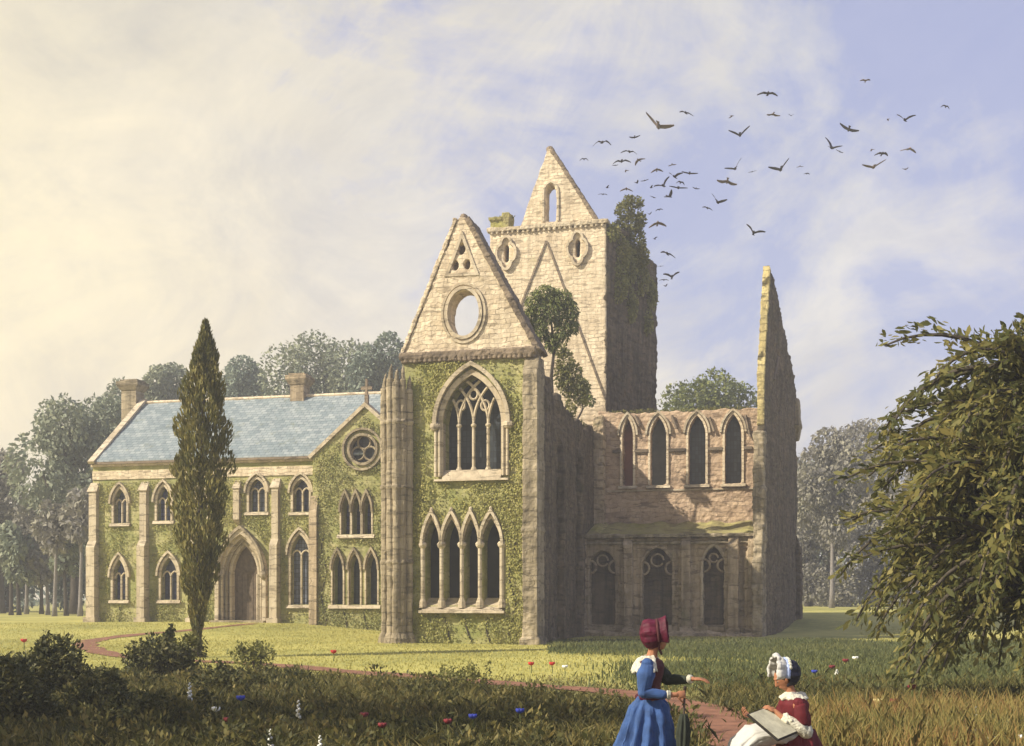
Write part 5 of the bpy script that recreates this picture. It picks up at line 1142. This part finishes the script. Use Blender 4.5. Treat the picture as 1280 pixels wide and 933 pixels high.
def hand(b, wrist, dirn, palm, thumb_side, curl=0.5, k=1.0):
    """palm block + five bent fingers"""
    w = Vector(wrist); d = Vector(dirn).normalized(); pn = Vector(palm); pn = (pn-d*pn.dot(d)).normalized(); sd = d.cross(pn)*thumb_side
    M = Matrix((d, sd, pn)).transposed()
    b.ball(w+d*0.045*k, (0.055*k, 0.040*k, 0.017*k), 10, 8, M)
    for i, (off, L) in enumerate(((0.030, 0.072), (0.010, 0.080), (-0.010, 0.075), (-0.029, 0.058))):
        p = w+d*0.085*k+sd*off*1.12*k; a = 0.25*curl; df = (d+sd*off*7).normalized(); pts = [w+d*0.05*k+sd*off*k*0.8, p]
        for s_ in (0.42, 0.33, 0.25):
            a += curl*0.75; p = p+(df*math.cos(a)+pn*math.sin(a))*L*k*s_*1.15; pts.append(p)
        limb(b, pts, [0.0088*k, 0.0086*k, 0.0080*k, 0.0074*k, 0.0064*k], 7)
    q = w+d*0.02*k+sd*0.032*k; limb(b, [q, q+(d*0.6+sd*0.7+pn*0.25)*0.035*k, q+(d*0.95+sd*0.75+pn*0.6)*0.062*k], [0.012*k, 0.0105*k, 0.008*k], 7)
def head(b, c, M, k=1.0):
    """face towards +X of M"""
    c = Vector(c); T = lambda x, y, z: c+M @ (Vector((x, y, z))*k)
    b.ball(c, (0.098*k, 0.075*k, 0.112*k), 16, 12, M); b.ball(T(0.02, 0, -0.055), (0.068*k, 0.055*k, 0.065*k), 12, 8, M)
    b.ball(T(0.045, 0, -0.095), (0.03*k, 0.03*k, 0.025*k), 8, 6, M)                       # chin
    b.tube([T(0.09, 0, 0.02), T(0.106, 0, -0.012), T(0.112, 0, -0.026), T(0.086, 0, -0.036)], [0.009*k, 0.012*k, 0.015*k, 0.012*k], 8)  # nose
    b.ball(T(0.083, 0, -0.058), (0.014*k, 0.024*k, 0.007*k), 8, 6, M); b.ball(T(0.080, 0, -0.071), (0.013*k, 0.020*k, 0.008*k), 8, 6, M)   # lips
    b.ball(T(0.078, 0, 0.035), (0.02*k, 0.052*k, 0.012*k), 8, 6, M)                      # brow
    for s in (-1, 1): b.ball(T(0.0, s*0.075, -0.012), (0.018*k, 0.009*k, 0.03*k), 8, 6, M)
def eyes(parent, c, M, k=1.0):
    q = MB()
    for s in (-1, 1): q.ball(Vector(c)+M @ Vector((0.081*k, s*0.031*k, 0.006*k)), 0.0098*k, 8, 6)
    q.build('eye', M_eye, parent); q = MB()
    for s in (-1, 1): q.ball(Vector(c)+M @ Vector((0.0885*k, s*0.031*k, 0.006*k)), 0.0058*k, 8, 6)
    q.build('pupil', M_leather, parent)
def torso_lathe(c, prof, rot, M=None): pass

def standing():
    bx, by = (812-CX)/FPX*12.0, 12.0; bz = ground_z(bx, by)
    r = thing('person', 'standing woman in crimson bonnet and long blue dress, one arm stretched out', 'person', (bx, by, bz))
    f = R(-14); fw = Vector((math.cos(f), math.sin(f), 0)); lf = Vector((-fw.y, fw.x, 0))   # facing right, slightly to viewer; lf = away from camera
    q = lambda a, l, z: Vector((bx, by, bz))+fw*a+lf*l+Vector((0, 0, z))
    Mh = Matrix.Rotation(R(-4), 3, 'Z')
    b = MB(); hc = q(0.075, 0.0, 1.475)
    head(b, hc, Mh)
    limb(b, [q(0.05, 0, 1.42), q(0.03, 0, 1.33), q(0.015, 0, 1.25)], [0.052, 0.050, 0.065])
    Mt = Matrix.Rotation(f, 3, 'Z')
    b.ball(q(0.01, 0, 1.14), (0.115, 0.165, 0.15), 16, 10, Mt); b.ball(q(0.01, 0, 0.98), (0.095, 0.13, 0.17), 16, 10, Mt); b.ball(q(0, 0, 0.84), (0.12, 0.16, 0.13), 16, 10, Mt)
    for s in (-1, 1): b.ball(q(0.01, s*0.165, 1.185), 0.062, 10, 8)
    # near arm (towards camera) bent, hand on parasol; far arm reaching out
    nA = [q(0.0, -0.18, 1.185), q(-0.03, -0.225, 0.945), q(0.19, -0.19, 0.92), q(0.285, -0.17, 0.925)]
    fA = [q(0.02, 0.175, 1.185), q(0.17, 0.21, 1.04), q(0.37, 0.14, 1.055), q(0.42, 0.12, 1.062)]
    limb(b, nA[:2]+[nA[2], nA[3]], [0.048, 0.040, 0.031, 0.024]); limb(b, fA[:2]+[fA[2], fA[3]], [0.048, 0.040, 0.031, 0.024])
    hand(b, nA[3], (1, 0.15, 0.02), (0, 1, -0.25), -1, 1.15); hand(b, fA[3], (1, -0.12, -0.02), (0, 0.2, -1), 1, 0.28)
    for s in (-1, 1):
        limb(b, [q(0, s*0.08, 0.82), q(0.02, s*0.085, 0.46), q(0, s*0.085, 0.09)], [0.085, 0.056, 0.036])
        limb(b, [q(-0.02, s*0.085, 0.045), q(0.13, s*0.095, 0.03)], [0.04, 0.028])
    body = finish_body(b, 'body', r); eyes(r, hc, Mh)
    # dress
    b = MB(); rot = f
    off = lambda z: (-0.075*max(0, (0.86-z)/0.86)*1.0, 0)
    b.lathe((bx, by, bz), [(0.135, 0.90), (0.152, 0.86), (0.20, 0.79), (0.24, 0.66), (0.28, 0.48), (0.32, 0.28), (0.36, 0.08), (0.37, 0.02)], 120, 0.95, 1.0, 0.20, 13, rot, off)
    b.build('skirt', M_blue, r, True)
    b = MB(); b.lathe((bx, by, bz), [(0.138, 0.87), (0.132, 0.93), (0.142, 1.02), (0.170, 1.12), (0.184, 1.19), (0.156, 1.245), (0.085, 1.275), (0.06, 1.285)], 28, 0.80, 1.12, 0, 1, rot, None); b.build('bodice', M_maroon, r, True)
    b = MB(); b.lathe((bx, by, bz), [(0.146, 0.86), (0.152, 0.875), (0.150, 0.90), (0.142, 0.91)], 28, 0.95, 1.06, 0, 1, rot, None); b.build('belt', M_crim, r, True)
    def sleeve(A, mat, puff):
        q_ = MB(); P_ = [A[0]+Vector((0, 0, 0.03)), A[0].lerp(A[1], 0.3), A[0].lerp(A[1], 0.7), A[1], A[1].lerp(A[2], 0.35), A[2]]
        q_.tube(P_, [0.062*puff, 0.082*puff, 0.072, 0.060, 0.050, 0.041], 14)
        for p, rr in zip(P_, [0.062*puff, 0.082*puff, 0.072, 0.060]): q_.ball(p, rr*0.98, 12, 8)
        q_.build('sleeve', mat, r, True)
        q_ = MB(); t = (A[3]-A[2]).normalized(); 
        for j in range(3): q_.tube([A[2]+t*0.012*j, A[2]+t*(0.012*j+0.016)], [0.040, 0.050-0.003*j], 14)
        q_.build('lace_cuff', M_lace, r, True)
    sleeve(nA, M_blue, 1.12); sleeve(fA, M_darkg, 1.0)
    # lace cape collar lying on the shoulders, open at the front
    b = MB(); n = 40; vs = []; ring = [(0.068, 0.056, 1.292), (0.11, 0.12, 1.265), (0.145, 0.195, 1.215), (0.165, 0.235, 1.145)]
    for j, (ra_, rb_, zz) in enumerate(ring):
        for i in range(n):
            t = R(52)+(2*math.pi-R(104))*i/(n-1); w_2 = 1+0.05*j/3*math.sin(i*2.1)
            vs.append(q(ra_*math.cos(t)*w_2, rb_*math.sin(t)*w_2, zz+0.012*math.sin(i*1.7)*j/3))
    fs = [(j*n+i, j*n+i+1, (j+1)*n+i+1, (j+1)*n+i) for j in range(3) for i in range(n-1)]
    b.add(vs, fs); co = b.build('lace_collar', M_lace, r, True, False); so = co.modifiers.new('solid', 'SOLIDIFY'); so.thickness = 0.012
    # bonnet: gathered crown + flaring brim opening to the right
    b = MB(); ax = Mh @ Vector((0.97, -0.1, 0.13)).normalized(); bc = hc+Vector((-0.03, 0, 0.04))
    up = Vector((0, 0, 1)); sx = ax.cross(up).normalized(); uy = sx.cross(ax)
    def ringp(dist, ra_, rb_, n=36, gath=0.0, open_=0.0):
        return [bc+ax*(dist-open_*(1 if math.sin(2*math.pi*i/n) < -0.55 else 0))+sx*math.cos(2*math.pi*i/n)*ra_*(1+gath*math.sin(9*2*math.pi*i/n))+uy*math.sin(2*math.pi*i/n)*rb_*(1+gath*math.sin(9*2*math.pi*i/n)) for i in range(n)]
    def shell(rings, mat, nm, th=0.008):
        q_ = MB(); n = len(rings[0]); vs = [p for rg in rings for p in rg]
        ok = lambda i: math.sin(2*math.pi*(i+0.5)/n) > -0.62
        q_.add(vs, [(j*n+i, j*n+(i+1) % n, (j+1)*n+(i+1) % n, (j+1)*n+i) for j in range(len(rings)-1) for i in range(n) if ok(i)]); o_ = q_.build(nm, mat, bon, True, False)
        s_ = o_.modifiers.new('solid', 'SOLIDIFY'); s_.thickness = th; return o_
    q_ = MB(); rings = [ringp(-0.135, 0.02, 0.02), ringp(-0.125, 0.07, 0.075, gath=0.05), ringp(-0.09, 0.115, 0.125, gath=0.06), ringp(-0.03, 0.128, 0.142, gath=0.05), ringp(0.03, 0.118, 0.132, gath=0.02), ringp(0.045, 0.108, 0.122)]
    n = 36; q_.add([p for rg in rings for p in rg], [(j*n+i, j*n+(i+1) % n, (j+1)*n+(i+1) % n, (j+1)*n+i) for j in range(5) for i in range(n)]); bon = q_.build('bonnet', M_crim, r, True, False); bon.modifiers.new('solid', 'SOLIDIFY').thickness = 0.008
    shell([ringp(0.03, 0.112, 0.128), ringp(0.07, 0.116, 0.134), ringp(0.11, 0.122, 0.144), ringp(0.14, 0.132, 0.160)], M_crim, 'brim')
    shell([ringp(0.035, 0.124, 0.138), ringp(0.06, 0.126, 0.142)], M_maroon, 'ribbon')
    b = MB(); b.tube([bc+ax*0.05+sx*0.10-uy*0.07, q(0.10, -0.05, 1.36), q(0.12, 0, 1.31)], 0.010, 6); b.tube([bc+ax*0.05-sx*0.10-uy*0.07, q(0.10, 0.05, 1.36), q(0.12, 0, 1.31)], 0.010, 6); b.build('chin_tie', M_maroon, bon, True)
    b = MB(); b.ball(hc+Mh @ Vector((-0.02, 0, 0.02)), (0.101, 0.086, 0.108), 14, 10); b.build('hair', M_hair, r, True)
    b = MB()
    for s in (-1, 1): b.ball(q(0.06, s*0.095, 0.035), (0.13, 0.045, 0.035), 10, 6)
    b.build('shoe', M_leather, r, True)
    # parasol held in the near hand
    hp = nA[3]+Vector((0.085, 0.03, -0.01)); foot = Vector((hp.x-0.035, hp.y-0.02, ground_z(hp.x, hp.y)+0.0))
    pr = thing('parasol', 'dark folded parasol under the hand of the standing woman', 'parasol', tuple(foot))
    b = MB(); b.tube([foot, hp+Vector((0.002, 0, 0.055))], 0.011, 8); b.build('shaft', M_leather, pr, True)
    b = MB(); b.tube([hp+Vector((0.002, 0, 0.05)), hp+Vector((0.003, 0, 0.075))], [0.016, 0.012], 8); b.ball(hp+Vector((0.003, 0, 0.075)), 0.017, 8, 6); b.build('handle', M_leather, pr, True)
    b = MB(); up_ = (hp-foot)
    prof = [(0.03, 0.80), (0.045, 0.72), (0.062, 0.60), (0.050, 0.42), (0.034, 0.22), (0.014, 0.06)]
    n = 32; vs = []
    for rr, t in prof:
        c = foot+up_*t
        for i in range(n): an = 2*math.pi*i/n; w2 = rr*(1+0.28*math.sin(8*an)); vs.append(c+Vector((w2*math.cos(an), w2*math.sin(an), 0.02*math.sin(8*an) if t == 0.72 else 0)))
    b.add(vs, [(j*n+i, j*n+(i+1) % n, (j+1)*n+(i+1) % n, (j+1)*n+i) for j in range(5) for i in range(n)]+[tuple(range(n)), tuple(5*n+i for i in range(n))]); b.build('canopy', M_darkg, pr, True)
standing()

def seated():
    bx, by = (992-CX)/FPX*12.0, 12.0; bz = ground_z(bx, by)
    st = thing('stool', 'low wooden stool under the seated woman', 'stool', (bx+0.02, by, bz))
    b = MB(); b.lathe((bx+0.02, by, bz), [(0.16, 0.36), (0.17, 0.37), (0.17, 0.395), (0.16, 0.40)], 20); b.build('seat', M_wood, st)
    for k in range(3):
        t = k*2.094+0.4; b = MB(); b.tube([(bx+0.02+0.10*math.cos(t), by+0.10*math.sin(t), bz+0.36), (bx+0.02+0.17*math.cos(t), by+0.17*math.sin(t), bz-0.01)], [0.02, 0.016], 8); b.build('leg', M_wood, st)
    r = thing('person', 'seated woman in white frilled bonnet and dark red bodice, sketching', 'person', (bx, by, bz))
    f = R(184); fw = Vector((math.cos(f), math.sin(f), 0)); lf = Vector((-fw.y, fw.x, 0))     # facing left; lf towards the camera
    q = lambda a, l, z: Vector((bx, by, bz))+fw*a+lf*l+Vector((0, 0, z))
    Mt = Matrix.Rotation(f, 3, 'Z'); Mh = Matrix.Rotation(R(186), 3, 'Z') @ Matrix.Rotation(R(32), 3, 'Y')
    b = MB(); hc = q(0.10, 0.0, 1.075); head(b, hc, Mh, 0.98)
    limb(b, [q(0.055, 0, 1.01), q(0.03, 0, 0.94), q(0.01, 0, 0.88)], [0.05, 0.048, 0.062])
    b.ball(q(0.0, 0, 0.77), (0.11, 0.16, 0.14), 16, 10, Mt); b.ball(q(-0.01, 0, 0.62), (0.095, 0.13, 0.15), 16, 10, Mt); b.ball(q(0, 0, 0.50), (0.14, 0.17, 0.11), 16, 10, Mt)
    for s in (-1, 1): b.ball(q(0.01, s*0.16, 0.815), 0.06, 10, 8)
    nA = [q(0.0, 0.175, 0.81), q(-0.06, 0.20, 0.565), q(0.17, 0.17, 0.70), q(0.225, 0.135, 0.755)]   # near arm
    fA = [q(0.02, -0.17, 0.81), q(0.10, -0.21, 0.60), q(0.32, -0.20, 0.66), q(0.38, -0.19, 0.68)]
    for A in (nA, fA): limb(b, A, [0.046, 0.038, 0.029, 0.023])
    hand(b, nA[3], (-0.80, 0.25, 0.42), (0.1, 0.35, -1), -1, 0.7); hand(b, fA[3], (-0.7, -0.25, 0.1), (0.5, -0.5, 1), 1, 0.9)
    for s in (-1, 1):
        limb(b, [q(0, s*0.085, 0.49), q(0.42, s*0.10, 0.47), q(0.40, s*0.10, 0.09)], [0.08, 0.055, 0.036]); limb(b, [q(0.38, s*0.10, 0.045), q(0.53, s*0.105, 0.03)], [0.038, 0.026])
    finish_body(b, 'body', r); eyes(r, hc, Mh, 0.98)
    b = MB(); b.lathe((bx, by, bz), [(0.150, 0.44), (0.138, 0.52), (0.132, 0.58), (0.152, 0.66), (0.175, 0.75), (0.184, 0.815), (0.156, 0.87), (0.085, 0.90), (0.06, 0.91)], 28, 0.80, 1.12, 0, 1, f, None); b.build('bodice', M_red, r, True)
    # white skirt over the lap down to the ground
    b = MB(); n = 40; vs = []
    secs = [((-0.02, 0.52), 0.185, 0.10), ((0.12, 0.52), 0.205, 0.115), ((0.28, 0.515), 0.215, 0.11), ((0.42, 0.49), 0.215, 0.11), ((0.515, 0.40), 0.225, 0.12), ((0.545, 0.27), 0.25, 0.14), ((0.56, 0.13), 0.28, 0.17), ((0.565, 0.03), 0.30, 0.20)]
    for j, ((a, z), rw, rt_) in enumerate(secs):
        p0_ = secs[max(0, j-1)][0]; p1_ = secs[min(len(secs)-1, j+1)][0]; t = Vector((p1_[0]-p0_[0], p1_[1]-p0_[1])).normalized(); nn = (-t.y, t.x)
        for i in range(n):
            an = 2*math.pi*i/n; k = 1+0.06*j/7*math.sin(11*an); c_, s_ = math.cos(an)*rw*k, math.sin(an)*rt_*k
            vs.append(q(a+nn[0]*s_, c_, max(0.005, z+nn[1]*s_)))
    b.add(vs, [(j*n+i, j*n+(i+1) % n, (j+1)*n+(i+1) % n, (j+1)*n+i) for j in range(7) for i in range(n)]+[tuple(range(n)), tuple(7*n+i for i in range(n))]); b.build('skirt', M_white, r, True)
    b = MB(); b.lathe((bx, by, bz), [(0.17, 0.56), (0.215, 0.50), (0.255, 0.38), (0.29, 0.2), (0.32, 0.02)], 40, 0.9, 1.0, 0.06, 11, f, lambda z: (0.05, 0)); b.build('overskirt', M_red, r, True)
    def sleeve(A, up_m, low_m):
        q_ = MB(); P_ = [A[0]+Vector((0, 0, 0.02)), A[0].lerp(A[1], 0.35), A[0].lerp(A[1], 0.8)]; q_.tube(P_, [0.066, 0.080, 0.066], 14)
        for p, rr in zip(P_, [0.066, 0.080, 0.066]): q_.ball(p, rr*0.98, 12, 8)
        q_.build('sleeve', up_m, r, True)
        q_ = MB(); P_ = [A[1]+(A[0]-A[1])*0.08, A[1], A[1].lerp(A[2], 0.3), A[1].lerp(A[2], 0.65), A[2]]
        rr = [0.07, 0.078, 0.066, 0.058, 0.042]; q_.tube(P_, rr, 14)
        for j, p in enumerate(P_[:4]): q_.ball(p, rr[j]*0.98, 12, 8)
        for j in range(14): t = j/14; c = A[1].lerp(A[2], t); an = j*2.4; q_.ball(c+Vector((0, math.cos(an), math.sin(an)))*0.05, 0.022, 6, 4)
        q_.build('lace_sleeve', low_m, r, True)
    sleeve(nA, M_red, M_lace); sleeve(fA, M_red, M_lace)
    b = MB(); vs = []; n = 44; ring = [(0.066, 0.056, 0.925), (0.105, 0.11, 0.905), (0.14, 0.165, 0.865), (0.150, 0.19, 0.825)]
    for j, (ra_, rb_, zz) in enumerate(ring):
        for i in range(n): t = 2*math.pi*i/n; k = 1+0.06*j/3*math.sin(i*2.2); vs.append(q(ra_*math.cos(t)*k, rb_*math.sin(t)*k, zz+0.014*math.sin(i*1.9)*j/3))
    b.add(vs, [(j*n+i, j*n+(i+1) % n, (j+1)*n+(i+1) % n, (j+1)*n+i) for j in range(2) for i in range(n)]); co = b.build('lace_collar', M_lace, r, True, False); co.modifiers.new('solid', 'SOLIDIFY').thickness = 0.01
    # bonnet
    ax = (Mh @ Vector((0.85, 0, 0.60))).normalized(); bc = hc+Vector((0.025, 0, 0.05)); sx = ax.cross(Vector((0, 0, 1))).normalized(); uy = sx.cross(ax); n = 36
    def ringp(dist, ra_, rb_, g=0.0): return [bc+ax*dist+sx*math.cos(2*math.pi*i/n)*ra_*(1+g*math.sin(10*2*math.pi*i/n))+uy*math.sin(2*math.pi*i/n)*rb_*(1+g*math.sin(10*2*math.pi*i/n)) for i in range(n)]
    def shell(rings, mat, nm, par, th=0.008):
        cut = -2 if nm == 'bonnet' else -0.30
        q_ = MB(); q_.add([p for rg in rings for p in rg], [(j*n+i, j*n+(i+1) % n, (j+1)*n+(i+1) % n, (j+1)*n+i) for j in range(len(rings)-1) for i in range(n) if math.sin(2*math.pi*(i+0.5)/n) > cut])
        o_ = q_.build(nm, mat, par, True, False); o_.modifiers.new('solid', 'SOLIDIFY').thickness = th; return o_
    bon = shell([ringp(-0.13, 0.012, 0.012), ringp(-0.122, 0.06, 0.07, .05), ringp(-0.08, 0.108, 0.118, .06), ringp(-0.02, 0.118, 0.132, .04), ringp(0.0, 0.116, 0.130)], M_navy, 'bonnet', r)
    shell([ringp(-0.005, 0.117, 0.131), ringp(0.02, 0.132, 0.146, .05), ringp(0.045, 0.118, 0.132)], M_paleblue, 'ribbon', bon)
    shell([ringp(0.04, 0.115, 0.128), ringp(0.07, 0.140, 0.152, .07), ringp(0.11, 0.150, 0.165, .09), ringp(0.135, 0.140, 0.158, .09)], M_white, 'frilled_brim', bon, 0.012)
    b = MB()
    for k in range(10): t = R(20)+k*R(15); b.ball(bc+ax*0.0+sx*math.cos(t)*0.127+uy*math.sin(t)*0.140, 0.022, 7, 5)
    b.build('lace_trim', M_lace, bon, True)
    b = MB(); b.ball(hc+Mh @ Vector((-0.02, 0, 0.02)), (0.099, 0.085, 0.106), 14, 10, Mh); b.build('hair', M_hair, r, True)
    b = MB()
    for s in (-1, 1): b.ball(q(0.46, s*0.10, 0.035), (0.13, 0.042, 0.033), 10, 6, Mt)
    b.build('shoe', M_leather, r, True)
    # sketching board with paper on the lap
    bb = q(0.22, 0.18, 0.625); e1 = Vector((-0.256, 0.20, 0.23)); e2 = Vector((-0.25, -0.26, -0.05)); nn = e1.cross(e2).normalized(); nn = nn if nn.z > 0 else -nn
    c0 = Vector((bx-0.03, by-0.27, bz+0.55))
    sk = thing('sketchbook', 'sketching board with paper on the lap of the seated woman', 'sketchbook', tuple(c0))
    def slab(o_, u_, v_, t_, mat, nm):
        m_ = MB(); vs = [o_, o_+u_, o_+u_+v_, o_+v_]; vs = vs+[p+nn*t_ for p in vs]; m_.add(vs, [(3, 2, 1, 0), (4, 5, 6, 7), (0, 1, 5, 4), (1, 2, 6, 5), (2, 3, 7, 6), (3, 0, 4, 7)]); m_.build(nm, mat, sk)
    slab(c0, e1, e2, 0.018, M_board, 'board'); slab(c0+e1*0.03+e2*0.03+nn*0.02, e1*0.94, e2*0.92, 0.003, plain('drawing_paper', (0.50, 0.47, 0.34), 0.9, 0.3, 9), 'paper')
    # pencil in the near hand
    pc = nA[3]+Vector((-0.085, 0.03, 0.0)); pn = thing('pencil', 'thin pencil in the drawing hand of the seated woman', 'pencil', tuple(pc)); b = MB(); b.tube([pc+Vector((-0.03, 0.01, -0.035)), pc+Vector((0.05, -0.01, 0.06))], [0.002, 0.004], 6); b.build('stick', M_leather, pn)
seated()

TF = bpy.data.textures.new('folds', 'CLOUDS'); TF.noise_scale = 0.11; TF.noise_depth = 3
for o in list(S.objects):
    nm = o.name.split('.')[0]
    if nm in ('skirt', 'overskirt', 'bodice', 'sleeve', 'bonnet', 'brim', 'lace_collar', 'lace_sleeve', 'frilled_brim'):
        if nm not in ('lace_sleeve',):
            u = o.modifiers.new('sub', 'SUBSURF'); u.subdivision_type = 'SIMPLE'; u.levels = u.render_levels = 2
        d = o.modifiers.new('folds', 'DISPLACE'); d.texture = TF; d.mid_level = 0.5; d.texture_coords = 'LOCAL'
        d.strength = {'skirt': 0.07, 'overskirt': 0.06, 'bodice': 0.015, 'sleeve': 0.035, 'lace_collar': 0.05, 'lace_sleeve': 0.04, 'frilled_brim': 0.05}.get(nm, 0.03)

# ================================================================== HAZE
hz = MB(); hz.box(Fr((0, 0), (1, 0)), -450, 450, -20, 430, -2, 34); ho = hz.build('haze', None); tag(ho, 'thin pale summer haze in the air', 'haze', kind='stuff')
m = bpy.data.materials.new('haze'); m.use_nodes = True; t = m.node_tree; t.nodes.clear()
om = nd(t, 'ShaderNodeOutputMaterial'); pv = nd(t, 'ShaderNodeVolumePrincipled'); pv.inputs['Color'].default_value = (0.93, 0.94, 0.97, 1); pv.inputs['Density'].default_value = 0.0019; pv.inputs['Anisotropy'].default_value = 0.2
t.links.new(pv.outputs[0], om.inputs['Volume']); ho.data.materials.append(m)
